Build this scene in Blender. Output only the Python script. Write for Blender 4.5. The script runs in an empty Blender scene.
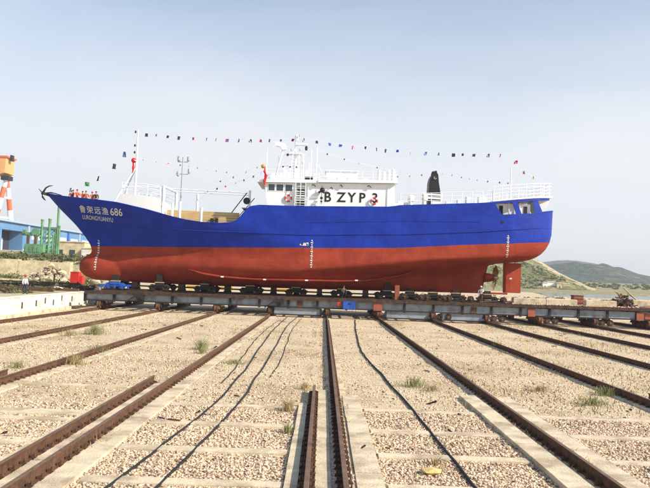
import bpy, bmesh, math, random
import numpy as np
from mathutils import Vector, Matrix
R = math.radians
random.seed(7)
rng = np.random.default_rng(11)
SC = bpy.context.scene
COL = SC.collection

# ------------------------------------------------------------------ camera
cam = bpy.data.cameras.new("camera"); camo = bpy.data.objects.new("camera", cam); COL.objects.link(camo)
cam.sensor_width = 36; cam.lens = 700 / 650 * 36; cam.clip_end = 9000; cam.clip_start = 0.1
camo.matrix_world = (Matrix.Translation((0, 0, 4.1)) @ Matrix.Rotation(R(-0.0595), 4, 'Z') @
                     Matrix.Rotation(R(90 + 2.8664), 4, 'X') @ Matrix.Rotation(R(2.08), 4, 'Z'))
SC.camera = camo

# ------------------------------------------------------------------ sky and sun
SUN = Vector((0.76, -0.34, 0.56)).normalized()
el = math.asin(SUN.z); rot = math.atan2(SUN.x, SUN.y)
world = bpy.data.worlds.new("World"); SC.world = world; world.use_nodes = True
nt = world.node_tree; nt.nodes.clear()
def N(nt, t, **kw):
    n = nt.nodes.new(t)
    for k, v in kw.items():
        if k in n.inputs: n.inputs[k].default_value = v
        else: setattr(n, k, v)
    return n
sky = N(nt, 'ShaderNodeTexSky', sky_type='NISHITA', sun_disc=False, sun_elevation=el, sun_rotation=rot,
        air_density=1.0, dust_density=0.7, ozone_density=0.7, altitude=0)
tc = N(nt, 'ShaderNodeTexCoord')
mp = N(nt, 'ShaderNodeMapping'); mp.inputs['Scale'].default_value = (1.0, 1.0, 3.2)
nz = N(nt, 'ShaderNodeTexNoise', Scale=1.7, Detail=7.0, Roughness=0.55, Distortion=0.35)
rp = N(nt, 'ShaderNodeMapRange'); rp.inputs[1].default_value = .34; rp.inputs[2].default_value = .72; rp.inputs[3].default_value = .56; rp.inputs[4].default_value = .92
mx = N(nt, 'ShaderNodeMix', data_type='RGBA')
mx.inputs[7].default_value = (5.0, 5.12, 5.3, 1)      # thin high cloud veil
bg = N(nt, 'ShaderNodeBackground', Strength=0.13)
out = N(nt, 'ShaderNodeOutputWorld')
L = nt.links.new
sxyz = N(nt, 'ShaderNodeSeparateXYZ'); L(tc.outputs['Generated'], sxyz.inputs[0])
fade = N(nt, 'ShaderNodeMapRange', interpolation_type='SMOOTHSTEP'); fade.inputs[1].default_value = .13; fade.inputs[2].default_value = .50; fade.inputs[3].default_value = 1.15; fade.inputs[4].default_value = .10
L(sxyz.outputs[2], fade.inputs[0])
fm_ = N(nt, 'ShaderNodeMath', operation='MULTIPLY', use_clamp=True); L(rp.outputs[0], fm_.inputs[0]); L(fade.outputs[0], fm_.inputs[1])
L(tc.outputs['Generated'], mp.inputs[0]); L(mp.outputs[0], nz.inputs[0]); L(nz.outputs[0], rp.inputs[0])
L(fm_.outputs[0], mx.inputs[0]); L(sky.outputs[0], mx.inputs[6]); L(mx.outputs[2], bg.inputs[0]); L(bg.outputs[0], out.inputs[0])
sl = bpy.data.lights.new("sun", 'SUN'); sl.energy = 5.0; sl.angle = R(0.5); sl.color = (1.0, 0.91, 0.77)
so = bpy.data.objects.new("sun", sl); COL.objects.link(so)
so.rotation_euler = SUN.to_track_quat('Z', 'Y').to_euler(); so.location = (40, -40, 60)
SC.view_settings.view_transform = 'Standard'; SC.view_settings.look = 'None'
SC.view_settings.gamma = 1; SC.view_settings.exposure = 0.5
SC.render.engine = 'CYCLES'

# ------------------------------------------------------------------ materials
MATS = {}
def mat(name, col, rough=.7, metal=0.0, var=.18, scale=3.0, col2=None, amt=.5, scale2=.6, bump=.0, bscale=20., bdist=.05, streak=False,
        spec=.4, attr=False, thr=(.45, .62), stretch=None):
    if name in MATS: return MATS[name]
    m = bpy.data.materials.new(name); m.use_nodes = True; t = m.node_tree; b = t.nodes['Principled BSDF']; l = t.links.new
    b.inputs['Roughness'].default_value = rough; b.inputs['Metallic'].default_value = metal
    b.inputs['Specular IOR Level'].default_value = spec
    g = N(t, 'ShaderNodeNewGeometry'); vec = g.outputs['Position']
    if stretch:
        q = N(t, 'ShaderNodeMapping'); q.inputs['Scale'].default_value = stretch; l(vec, q.inputs[0]); vec2 = q.outputs[0]
    else: vec2 = vec
    n1 = N(t, 'ShaderNodeTexNoise', Scale=scale, Detail=6.0, Roughness=.62); l(vec, n1.inputs[0])
    mr = N(t, 'ShaderNodeMapRange'); mr.inputs[1].default_value = .25; mr.inputs[2].default_value = .75
    mr.inputs[3].default_value = 1 - var; mr.inputs[4].default_value = 1 + var; l(n1.outputs[0], mr.inputs[0])
    base = N(t, 'ShaderNodeRGB'); base.outputs[0].default_value = (*col, 1); cs = base.outputs[0]
    if attr:
        a = N(t, 'ShaderNodeAttribute', attribute_name='tint'); cs = a.outputs['Color']
    if col2:
        n2 = N(t, 'ShaderNodeTexNoise', Scale=scale2, Detail=8.0, Roughness=.65); l(vec2, n2.inputs[0])
        r2 = N(t, 'ShaderNodeMapRange'); r2.inputs[1].default_value = thr[0]; r2.inputs[2].default_value = thr[1]
        r2.inputs[3].default_value = 0; r2.inputs[4].default_value = amt; l(n2.outputs[0], r2.inputs[0])
        x = N(t, 'ShaderNodeMix', data_type='RGBA'); l(r2.outputs[0], x.inputs[0]); l(cs, x.inputs[6]); x.inputs[7].default_value = (*col2, 1)
        cs = x.outputs[2]
    v = N(t, 'ShaderNodeVectorMath', operation='SCALE'); l(cs, v.inputs[0]); l(mr.outputs[0], v.inputs['Scale'])
    l(v.outputs[0], b.inputs['Base Color'])
    if bump:
        n3 = N(t, 'ShaderNodeTexNoise', Scale=bscale, Detail=5.0); l(vec, n3.inputs[0])
        bp = N(t, 'ShaderNodeBump', Strength=bump, Distance=bdist); l(n3.outputs[0], bp.inputs['Height']); l(bp.outputs[0], b.inputs['Normal'])
    MATS[name] = m
    return m
M_white = mat('white_paint', (.79, .81, .83), .45, var=.04, scale=1.5, col2=(.55, .42, .30), amt=.35, scale2=1.3, thr=(.58, .8), stretch=(1, 1, .25))
M_wrail = mat('white_railing_paint', (.80, .82, .84), .5, var=.03)
M_glass = mat('dark_window_glass', (.03, .045, .06), .12, var=.1, spec=.7)
M_dark = mat('dark_steel', (.020, .016, .014), .7, var=.3, bump=.3)
M_black = mat('black_paint', (.012, .012, .014), .45, var=.2)
M_rust = mat('rusty_steel', (.17, .075, .038), .88, var=.35, scale=5, col2=(.07, .035, .025), amt=.8, scale2=2.5, bump=.5)
M_rail = mat('rusted_rail_steel', (.115, .055, .028), .85, var=.4, scale=7, col2=(.045, .026, .018), amt=.7, scale2=3., bump=.4)
M_railhead = mat('worn_rail_head', (.20, .125, .075), .55, metal=.25, var=.25, scale=6, col2=(.13, .06, .035), amt=.7, scale2=1.4)
M_web = mat('faded_grey_blue_steel', (.26, .295, .33), .65, var=.25, scale=1.5, col2=(.11, .07, .05), amt=.85, scale2=.9, thr=(.5, .68), bump=.2)
M_orange = mat('orange_primer', (.30, .085, .045), .7, var=.25)
M_yellow = mat('yellow_paint', (.75, .52, .05), .6)
M_bluep = mat('bright_blue_paint', (.02, .09, .42), .5, var=.2)
M_red = mat('bright_red_paint', (.62, .03, .02), .55, var=.15)
M_redcloth = mat('red_cloth', (.65, .02, .03), .85)
M_orcloth = mat('orange_cloth', (.85, .13, .03), .85)
M_wcloth = mat('white_cloth', (.75, .76, .8), .85)
M_ncloth = mat('navy_cloth', (.03, .035, .06), .9)
M_brcloth = mat('brown_cloth', (.12, .07, .04), .9)
M_ycloth = mat('yellow_cloth', (.8, .6, .1), .85)
M_skin = mat('skin', (.40, .22, .14), .6)
M_hair = mat('black_hair', (.01, .01, .01), .6)
M_wood = mat('timber', (.50, .34, .16), .8, var=.2, scale=2, col2=(.35, .22, .1), amt=.6, scale2=2.0, bump=.3, stretch=(.3, 1, 4))
M_tan = mat('tan_planks', (.60, .40, .17), .8, var=.12, scale=2, col2=(.38, .24, .1), amt=.5, scale2=1.2, stretch=(.4, 1, 5))
M_conc = mat('pale_concrete', (.64, .54, .38), .9, var=.2, scale=2.2, col2=(.34, .26, .17), amt=.8, scale2=.9, bump=.4)
M_wallc = mat('whitewashed_concrete', (.74, .71, .62), .9, var=.1, scale=.9, col2=(.34, .29, .22), amt=.75, scale2=1.1, thr=(.48, .72), bump=.5, stretch=(1, .6, 1.2))
M_hose = mat('black_rubber', (.018, .017, .018), .75, var=.3)
M_bronze = mat('bronze', (.35, .25, .12), .4, metal=.7)
M_green = mat('green_machine_paint', (.13, .31, .16), .6, var=.25, scale=1, col2=(.12, .12, .08), amt=.6, scale2=.8)
M_stone = mat('stones', (.5, .42, .34), .92, var=.22, scale=25, attr=True)
M_leaf = mat('weed_leaves', (.22, .23, .085), .8, var=.5, scale=4)
M_dry = mat('dry_grass', (.34, .26, .12), .9, var=.5, scale=3)
M_bush = mat('scrub_leaves', (.11, .115, .05), .85, var=.5, scale=1.2)
M_hallblue = mat('blue_cladding', (.10, .22, .42), .6, var=.15, scale=.2, col2=(.20, .32, .48), amt=.6, scale2=.05)
M_hallroof = mat('pale_roof_sheet', (.30, .40, .52), .6, var=.06)
M_craneor = mat('orange_crane_paint', (.72, .36, .13), .6, var=.1, scale=.3)
M_cranered = mat('crane_red', (.68, .14, .05), .6)

def hullmat(name, col, col2, scuff, rough):
    m = bpy.data.materials.new(name); m.use_nodes = True; t = m.node_tree; b = t.nodes['Principled BSDF']; l = t.links.new
    b.inputs['Roughness'].default_value = rough; b.inputs['Specular IOR Level'].default_value = .2
    g = N(t, 'ShaderNodeNewGeometry')
    sx = N(t, 'ShaderNodeSeparateXYZ'); l(g.outputs['Position'], sx.inputs[0])
    cb = N(t, 'ShaderNodeCombineXYZ'); l(sx.outputs[0], cb.inputs[0]); l(sx.outputs[2], cb.inputs[1])
    br = N(t, 'ShaderNodeTexBrick', Scale=1.0); br.inputs['Brick Width'].default_value = 4.2; br.inputs['Row Height'].default_value = 1.45
    br.inputs['Mortar Size'].default_value = .022; br.inputs['Mortar Smooth'].default_value = .8
    br.inputs['Color1'].default_value = (.9, .9, .9, 1); br.inputs['Color2'].default_value = (1.08, 1.08, 1.08, 1); br.inputs['Mortar'].default_value = (.72, .72, .72, 1)
    l(cb.outputs[0], br.inputs[0])
    n1 = N(t, 'ShaderNodeTexNoise', Scale=.55, Detail=9.0, Roughness=.7); l(g.outputs['Position'], n1.inputs[0])
    r1 = N(t, 'ShaderNodeMapRange'); r1.inputs[1].default_value = .42; r1.inputs[2].default_value = .68; l(n1.outputs[0], r1.inputs[0])
    x = N(t, 'ShaderNodeMix', data_type='RGBA'); l(r1.outputs[0], x.inputs[0]); x.inputs[6].default_value = (*col, 1); x.inputs[7].default_value = (*col2, 1)
    q = N(t, 'ShaderNodeMapping'); q.inputs['Scale'].default_value = (2.2, 2.2, .22); l(g.outputs['Position'], q.inputs[0])
    n2 = N(t, 'ShaderNodeTexNoise', Scale=1.0, Detail=8.0, Roughness=.7); l(q.outputs[0], n2.inputs[0])
    r2 = N(t, 'ShaderNodeMapRange'); r2.inputs[1].default_value = .6; r2.inputs[2].default_value = .78; r2.inputs[4].default_value = .5; l(n2.outputs[0], r2.inputs[0])
    y = N(t, 'ShaderNodeMix', data_type='RGBA'); l(r2.outputs[0], y.inputs[0]); l(x.outputs[2], y.inputs[6]); y.inputs[7].default_value = (*scuff, 1)
    z = N(t, 'ShaderNodeMix', data_type='RGBA', blend_type='MULTIPLY'); z.inputs[0].default_value = .8
    l(y.outputs[2], z.inputs[6]); l(br.outputs[0], z.inputs[7]); l(z.outputs[2], b.inputs['Base Color'])
    n3 = N(t, 'ShaderNodeTexNoise', Scale=.9, Detail=3.0); l(g.outputs['Position'], n3.inputs[0])
    bp = N(t, 'ShaderNodeBump', Strength=.4, Distance=.14); l(n3.outputs[0], bp.inputs['Height']); l(bp.outputs[0], b.inputs['Normal'])
    return m
M_hblue = hullmat('hull_blue', (.006, .026, .28), (.009, .040, .37), (.005, .017, .19), .5)
M_hred = hullmat('hull_red_oxide', (.27, .036, .016), (.37, .058, .026), (.15, .034, .022), .72)

# ------------------------------------------------------------------ mesh helpers
def unit(v): v = Vector(v); return v.normalized()
class MB:
    def __init__(s): s.v = []; s.f = []; s.m = []; s.c = 0
    def add(s, vs, fs):
        o = len(s.v); s.v += [tuple(v) for v in vs]; s.f += [tuple(i + o for i in f) for f in fs]; s.m += [s.c] * len(fs); return s
    def box(s, x0, x1, y0, y1, z0, z1):
        return s.add([(x0, y0, z0), (x1, y0, z0), (x1, y1, z0), (x0, y1, z0), (x0, y0, z1), (x1, y0, z1), (x1, y1, z1), (x0, y1, z1)],
                     [(0, 3, 2, 1), (4, 5, 6, 7), (0, 1, 5, 4), (1, 2, 6, 5), (2, 3, 7, 6), (3, 0, 4, 7)])
    def hexa(s, p):   # 8 points, bottom ring then top ring
        return s.add(p, [(0, 3, 2, 1), (4, 5, 6, 7), (0, 1, 5, 4), (1, 2, 6, 5), (2, 3, 7, 6), (3, 0, 4, 7)])
    def tube(s, pts, r, n=6, cap=True):
        pts = [Vector(p) for p in pts]; k = len(pts)
        rr = r if isinstance(r, (list, tuple)) else [r] * k
        rings = []
        for i, p in enumerate(pts):
            d = (pts[min(i + 1, k - 1)] - pts[max(i - 1, 0)])
            d = d.normalized() if d.length > 1e-9 else Vector((0, 0, 1))
            a = d.cross(Vector((0, 0, 1)))
            if a.length < .05: a = d.cross(Vector((0, 1, 0)))
            a.normalize(); b = d.cross(a)
            rings.append([p + (a * math.cos(2 * math.pi * j / n) + b * math.sin(2 * math.pi * j / n)) * rr[i] for j in range(n)])
        vs = [q for g in rings for q in g]; fs = []
        for i in range(k - 1):
            for j in range(n):
                fs.append((i * n + j, i * n + (j + 1) % n, (i + 1) * n + (j + 1) % n, (i + 1) * n + j))
        if cap: fs.append(tuple(range(n))[::-1]); fs.append(tuple((k - 1) * n + j for j in range(n)))
        return s.add(vs, fs)
    def beam(s, a, b, w, h=None):
        h = h or w; a = Vector(a); b = Vector(b); d = (b - a).normalized(); x = d.cross(Vector((0, 0, 1)))
        if x.length < .05: x = Vector((1, 0, 0))
        x.normalize(); y = x.cross(d)
        q = lambda p, i, j: p + x * (i * w / 2) + y * (j * h / 2)
        return s.hexa([q(a, -1, -1), q(a, 1, -1), q(a, 1, 1), q(a, -1, 1), q(b, -1, -1), q(b, 1, -1), q(b, 1, 1), q(b, -1, 1)])
    def lathe(s, c, axis, prof, n=14):    # prof: (radius, distance along axis)
        c = Vector(c); d = unit(axis); a = d.cross(Vector((0, 0, 1)))
        if a.length < .05: a = Vector((1, 0, 0))
        a.normalize(); b = d.cross(a); k = len(prof)
        vs = [c + d * h + (a * math.cos(2 * math.pi * j / n) + b * math.sin(2 * math.pi * j / n)) * max(r, .0005) for r, h in prof for j in range(n)]
        fs = [(i * n + j, i * n + (j + 1) % n, (i + 1) * n + (j + 1) % n, (i + 1) * n + j) for i in range(k - 1) for j in range(n)]
        fs.append(tuple(range(n))[::-1]); fs.append(tuple((k - 1) * n + j for j in range(n)))
        return s.add(vs, fs)
    def prism(s, poly, y0, y1):           # poly in x,z, extruded along y
        k = len(poly)
        vs = [(x, y0, z) for x, z in poly] + [(x, y1, z) for x, z in poly]
        fs = [tuple(range(k)), tuple(range(2 * k - 1, k - 1, -1))] + [(i, (i + 1) % k + 0, (i + 1) % k + k, i + k)[::-1] for i in range(k)]
        return s.add(vs, fs)
    def ball(s, c, r, n=10, sq=(1, 1, 1)):
        c = Vector(c); vs = []; fs = []; k = n // 2 + 1
        for i in range(k):
            t = math.pi * i / (k - 1)
            for j in range(n):
                p = 2 * math.pi * j / n
                vs.append(c + Vector((math.sin(t) * math.cos(p) * sq[0], math.sin(t) * math.sin(p) * sq[1], math.cos(t) * sq[2])) * r)
        for i in range(k - 1):
            for j in range(n): fs.append((i * n + j, (i + 1) * n + j, (i + 1) * n + (j + 1) % n, i * n + (j + 1) % n))
        return s.add(vs, fs)
    def torus(s, c, axis, R_, r, n=20, m=8, a0=0, a1=2 * math.pi):
        c = Vector(c); d = unit(axis); a = d.cross(Vector((0, 0, 1)))
        if a.length < .05: a = Vector((1, 0, 0))
        a.normalize(); b = d.cross(a)
        closed = abs(a1 - a0 - 2 * math.pi) < 1e-6; k = n if closed else n + 1
        vs = []
        for i in range(k):
            t = a0 + (a1 - a0) * i / n; e = a * math.cos(t) + b * math.sin(t)
            for j in range(m):
                p = 2 * math.pi * j / m; vs.append(c + e * (R_ + r * math.cos(p)) + d * (r * math.sin(p)))
        fs = []
        for i in range(n):
            i2 = (i + 1) % k
            for j in range(m): fs.append((i * m + j, i2 * m + j, i2 * m + (j + 1) % m, i * m + (j + 1) % m))
        return s.add(vs, fs)
    def build(s, name, mt, parent=None, smooth=False, **props):
        me = bpy.data.meshes.new(name)
        off = Vector((0, 0, 0)); q = parent
        while q: off += Vector(q.location); q = q.parent
        vs = [(v[0] - off.x, v[1] - off.y, v[2] - off.z) for v in s.v]
        me.from_pydata(vs, [], s.f); me.update()
        ms = mt if isinstance(mt, (list, tuple)) else [mt]
        for m in ms: me.materials.append(m)
        if len(ms) > 1: me.polygons.foreach_set('material_index', s.m)
        if smooth: me.polygons.foreach_set('use_smooth', [True] * len(me.polygons))
        bm = bmesh.new(); bm.from_mesh(me); bmesh.ops.recalc_face_normals(bm, faces=bm.faces); bm.to_mesh(me); bm.free()
        o = bpy.data.objects.new(name, me); COL.objects.link(o)
        if parent: o.parent = parent
        for k, v in props.items(): o[k] = v
        return o
def thing(name, loc, label, cat, group=None):
    o = bpy.data.objects.new(name, None); COL.objects.link(o); o.location = loc; o.empty_display_size = .2
    o['label'] = label; o['category'] = cat
    if group: o['group'] = group
    return o
def tag(o, label, cat, group=None):
    o['label'] = label; o['category'] = cat
    if group: o['group'] = group
    return o
def copy_tree(o, parent=None):
    c = o.copy(); COL.objects.link(c)
    if parent: c.parent = parent
    for ch in list(o.children): copy_tree(ch, c)
    return c
def lerp(tab, x):
    return float(np.interp(x, [p[0] for p in tab], [p[1] for p in tab]))
def sst(a, b, x):
    t = min(1, max(0, (x - a) / (b - a))); return t * t * (3 - 2 * t)
def vnoise(x, y, seed=0):       # cheap value noise, numpy friendly
    x = np.asarray(x, float); y = np.asarray(y, float)
    xi = np.floor(x); yi = np.floor(y); fx = x - xi; fy = y - yi
    fx = fx * fx * (3 - 2 * fx); fy = fy * fy * (3 - 2 * fy)
    h = lambda a, b: np.modf(np.abs(np.sin(a * 127.1 + b * 311.7 + seed * 74.7) * 43758.5453))[0]
    return (h(xi, yi) * (1 - fx) + h(xi + 1, yi) * fx) * (1 - fy) + (h(xi, yi + 1) * (1 - fx) + h(xi + 1, yi + 1) * fx) * fy
def fbm(x, y, o=4, seed=0):
    s = 0; a = .5
    for i in range(o): s = s + a * vnoise(x * 2 ** i, y * 2 ** i, seed + i); a *= .5
    return s

# ------------------------------------------------------------------ ground
def ground_material():
    m = bpy.data.materials.new('sandy_gravel_ground'); m.use_nodes = True; t = m.node_tree; b = t.nodes['Principled BSDF']; l = t.links.new
    b.inputs['Roughness'].default_value = .95; b.inputs['Specular IOR Level'].default_value = .15
    g = N(t, 'ShaderNodeNewGeometry')
    n1 = N(t, 'ShaderNodeTexNoise', Scale=.22, Detail=8.0, Roughness=.65); l(g.outputs['Position'], n1.inputs[0])
    c1 = N(t, 'ShaderNodeValToRGB'); l(n1.outputs[0], c1.inputs[0])
    e = c1.color_ramp.elements; e[0].position = .30; e[0].color = (.44, .33, .19, 1); e[1].position = .72; e[1].color = (.74, .60, .41, 1)
    k = e.new(.5); k.color = (.66, .525, .35, 1)
    n2 = N(t, 'ShaderNodeTexNoise', Scale=7.0, Detail=8.0, Roughness=.75); l(g.outputs['Position'], n2.inputs[0])
    r2 = N(t, 'ShaderNodeMapRange'); r2.inputs[1].default_value = .3; r2.inputs[2].default_value = .7; r2.inputs[3].default_value = .74; r2.inputs[4].default_value = 1.2; l(n2.outputs[0], r2.inputs[0])
    v = N(t, 'ShaderNodeVectorMath', operation='SCALE'); l(c1.outputs[0], v.inputs[0]); l(r2.outputs[0], v.inputs['Scale'])
    vo = N(t, 'ShaderNodeTexVoronoi', Scale=13.0); l(g.outputs['Position'], vo.inputs[0])
    sv = N(t, 'ShaderNodeSeparateColor'); l(vo.outputs['Color'], sv.inputs[0])
    r3 = N(t, 'ShaderNodeMapRange'); r3.inputs[3].default_value = .72; r3.inputs[4].default_value = 1.22; l(sv.outputs[0], r3.inputs[0])
    v2 = N(t, 'ShaderNodeVectorMath', operation='SCALE'); l(v.outputs[0], v2.inputs[0]); l(r3.outputs[0], v2.inputs['Scale'])
    l(v2.outputs[0], b.inputs['Base Color'])
    r4 = N(t, 'ShaderNodeMapRange'); r4.inputs[1].default_value = 0; r4.inputs[2].default_value = .6; r4.inputs[3].default_value = 1; r4.inputs[4].default_value = 0; l(vo.outputs['Distance'], r4.inputs[0])
    bp = N(t, 'ShaderNodeBump', Strength=.75, Distance=.05); l(r4.outputs[0], bp.inputs['Height'])
    bp2 = N(t, 'ShaderNodeBump', Strength=.6, Distance=.08); l(n2.outputs[0], bp2.inputs['Height']); l(bp.outputs[0], bp2.inputs['Normal'])
    l(bp2.outputs[0], b.inputs['Normal'])
    return m
M_ground = ground_material()

def grid_obj(name, xs, ys, zf, mt, smooth=True, **props):
    X, Y = np.meshgrid(xs, ys); Z = zf(X, Y)
    v = np.stack([X.ravel(), Y.ravel(), Z.ravel()], 1); nx = len(xs)
    i = np.arange(len(ys) - 1)[:, None] * nx + np.arange(nx - 1)[None, :]; i = i.ravel()
    f = np.stack([i, i + 1, i + nx + 1, i + nx], 1)
    me = bpy.data.meshes.new(name); me.from_pydata(v.tolist(), [], f.tolist()); me.update()
    if smooth: me.polygons.foreach_set('use_smooth', [True] * len(me.polygons))
    me.materials.append(mt); o = bpy.data.objects.new(name, me); COL.objects.link(o)
    for k, q in props.items(): o[k] = q
    return o
def gz(X, Y):     # gentle unevenness near the camera, level under the rails
    return np.where((Y > 3) & (Y < 74) & (np.abs(X) < 40), -.05 + .075 * fbm(X * .55, Y * .55, 4, 3) ** 1.2, -.02)
gx = np.unique(np.concatenate([np.linspace(-3400, -60, 12), np.linspace(-60, 60, 241), np.linspace(60, 3400, 12)]))
gy = np.unique(np.concatenate([[-300, -60], np.linspace(-20, 100, 241), np.linspace(100, 600, 20), [1500, 3000, 4400]]))
ground = grid_obj('ground', gx, gy, gz, M_ground, kind='structure')

RAILX = [-28.6, -23.4, -17.2, -11.1, -5.42, .57, 5.97, 11.65, 17.3, 22.9, 28.7, 34.4]
# cast beam under every rail, flush with the ground
for i, x in enumerate(RAILX):
    if i == 0: continue
    MB().box(x - .32, x + (.62 if x < 0 else .36), 3, 92, -.25, .012 + .001 * (i % 2)).build('rail_beam', M_conc, ground)
# cross strips between the tracks, near part only
STRIPY = [11.5, 14.1, 16.7, 19.4, 22.3, 25.2]
for j, y in enumerate(STRIPY):
    for a, bb in [(-16.8, -11.95), (-10.7, -6.8), (-4.6, -.65), (1.45, 5.0), (6.95, 11.3), (12.45, 17.4)]:
        if j == 5 and -8 < a < 12: continue
        w = .22 if a > -8 or j % 2 else .38
        s = MB(); dy = random.uniform(-.12, .12) - (2.1 if a < -8 and j == 4 else 0) * .9
        n = 8
        for k in range(n):
            xa = a + (bb - a) * k / n; xb = a + (bb - a) * (k + 1) / n
        s.hexa([(a, y + dy - w, -.2), (bb, y + dy - w + .05, -.2), (bb, y + dy + w, -.2), (a, y + dy + w, -.2),
                (a, y + dy - w, .03), (bb, y + dy - w + .05, .024), (bb, y + dy + w, .026), (a, y + dy + w, .03)])
        s.build('concrete_strip', M_conc, ground)
# slabs that flank the rails up to where the paved part ends
for (a, bb, y1, z) in [(-.62, -.36, 22.9, .075), (-.02, .30, 25.7, .07), (.82, 1.38, 24.9, .05), (5.05, 5.62, 25.5, .11), (6.2, 6.85, 25.4, .08),
                    (-5.24, -4.7, 24.6, .06), (-5.98, -5.64, 25.8, .075), (-6.7, -6.38, 24.2, .05)]:
    yy = 3
    while yy < y1 - .3:
        y2 = min(y1, yy + 3.0); jx = random.uniform(-.012, .012)
        MB().box(a + jx, bb + jx, yy + .008, y2 - .008, -.2, z + random.uniform(-.006, .006)).build('edge_slab', M_conc, ground)
        yy = y2

# ------------------------------------------------------------------ rails
def rail_prof(h=.27):
    return [(-.10, .0), (.10, .0), (.10, .018), (.018, .035), (.016, h - .055), (.048, h - .04), (.05, h - .004), (.04, h), (-.04, h), (-.05, h - .004), (-.048, h - .04), (-.016, h - .055), (-.018, .035), (-.10, .018)]
clip_mesh = None
def clip_mb(x, y, side, z):
    s = MB(); a = side
    s.hexa([(x + a * .045, y - .035, z + .0), (x + a * .185, y - .035, z), (x + a * .185, y + .035, z), (x + a * .045, y + .035, z),
            (x + a * .045, y - .03, z + .075), (x + a * .165, y - .03, z + .045), (x + a * .165, y + .03, z + .045), (x + a * .045, y + .03, z + .075)])
    s.lathe((x + a * .13, y, z + .03), (0, 0, 1), [(.02, 0), (.02, .085)], 6)
    return s
def add_rail(x, y0, y1, z, label, drift=0., clips=True):
    t = thing('steel_rail', (x, y0, z), label, 'rail', 'rails of the slipway tracks')
    # running lengths of 12 m with small joints
    y = y0; first = True
    while y < y1 - .1:
        ye = min(y1, y + 12.5)
        s = MB(); pr = rail_prof(); s.prism([(px + x, pz + z) for px, pz in pr], y, ye - .012)
        s.m = [1 if i - 2 in (6, 7, 8) else 0 for i in range(len(s.f))]
        o = s.build('rail_length', [M_rail, M_railhead], t); y = ye
    if clips:
        near = [q for q in np.arange(y0 + .25, min(y1, 20.5), .5) if q > 12.4]
        far = [q for q in np.arange(y0 + .25, min(y1, 70), .5) if q >= 20.5]
        me = {}
        for sd in (-1, 1):
            base = clip_mb(x, y0, sd, z + .018).build('rail_clip', M_rail, t)
            me[sd] = base
            if len(near):
                base.location.y = near[0] - y0
                for q in near[1:]:
                    c = base.copy(); c.location = (0, q - y0, 0); COL.objects.link(c); c.parent = t
            else:
                base.location.y = .25
        s = MB()
        for q in far:
            for sd in (-1, 1):
                a = sd; yy = q + random.uniform(-.03, .03)
                s.hexa([(x + a * .045, yy - .035, z), (x + a * .185, yy - .035, z), (x + a * .185, yy + .035, z), (x + a * .045, yy + .035, z),
                        (x + a * .045, yy - .03, z + .095), (x + a * .165, yy - .03, z + .065), (x + a * .165, yy + .03, z + .065), (x + a * .045, yy + .03, z + .095)])
        if s.v: s.build('distant_rail_clips', M_rail, t, kind='stuff')
    return t
add_rail(.57, 3, 92, .014, 'long rusty rail running from the bottom centre of the picture straight under the hull')
add_rail(-.17, 3, 25.4, .014, 'short rail ending in the gravel, just left of the central long rail')
add_rail(-5.42, 3, 92, .014, 'long rail left of the black hoses, from the bottom left corner to the carriage')
add_rail(-6.18, 3, 26.4, .014, 'short rust-brown rail left of the long one, its end free in the sand')
add_rail(5.97, 3, 92, .014, 'long dark rail between two pale slabs, right of the centre')
add_rail(-11.1, 3, 92, .014, 'rusty rail with weed clumps hanging over it, left of the paired rails')
add_rail(-17.2, 20, 92, .014, 'rusty rail crossing the left sand, between the low wall rail and the weedy one')
add_rail(-23.4, 20, 92, .014, 'rail running along the foot of the whitewashed wall')
add_rail(11.65, 3, 92, .014, 'dark rail right of the slab-edged one, running out at the right edge past green weeds')
add_rail(17.3, 20, 92, .014, 'dark rail at right, third from the picture centre')
add_rail(22.9, 30, 92, .014, 'dark rail at far right, second from the last one near the carriage wheels')
add_rail(28.7, 40, 92, .014, 'outermost right rail, lying just in front of the carriage')
add_rail(34.4, 50, 92, .014, 'rail ending under the extreme right end of the carriage')
add_rail(12.35, 3, 26.4, .014, 'short rail stub at the right edge, beside the weedy dark rail')
add_rail(-11.75, 3, 26.6, .014, 'short rail stub at the left edge of the picture', clips=True)

# ------------------------------------------------------------------ stones
ICO = None
def ico():
    p = (1 + 5 ** .5) / 2
    v = np.array([(-1, p, 0), (1, p, 0), (-1, -p, 0), (1, -p, 0), (0, -1, p), (0, 1, p), (0, -1, -p), (0, 1, -p), (p, 0, -1), (p, 0, 1), (-p, 0, -1), (-p, 0, 1)], float)
    v /= np.linalg.norm(v[0])
    f = np.array([(0, 11, 5), (0, 5, 1), (0, 1, 7), (0, 7, 10), (0, 10, 11), (1, 5, 9), (5, 11, 4), (11, 10, 2), (10, 7, 6), (7, 1, 8), (3, 9, 4), (3, 4, 2), (3, 2, 6), (3, 6, 8), (3, 8, 9), (4, 9, 5), (2, 4, 11), (6, 2, 10), (8, 6, 7), (9, 8, 1)])
    return v, f
def octa():
    v = np.array([(1, 0, 0), (-1, 0, 0), (0, 1, 0), (0, -1, 0), (0, 0, 1), (0, 0, -1)], float)
    f = np.array([(0, 2, 4), (2, 1, 4), (1, 3, 4), (3, 0, 4), (2, 0, 5), (1, 2, 5), (3, 1, 5), (0, 3, 5)])
    return v, f
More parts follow.
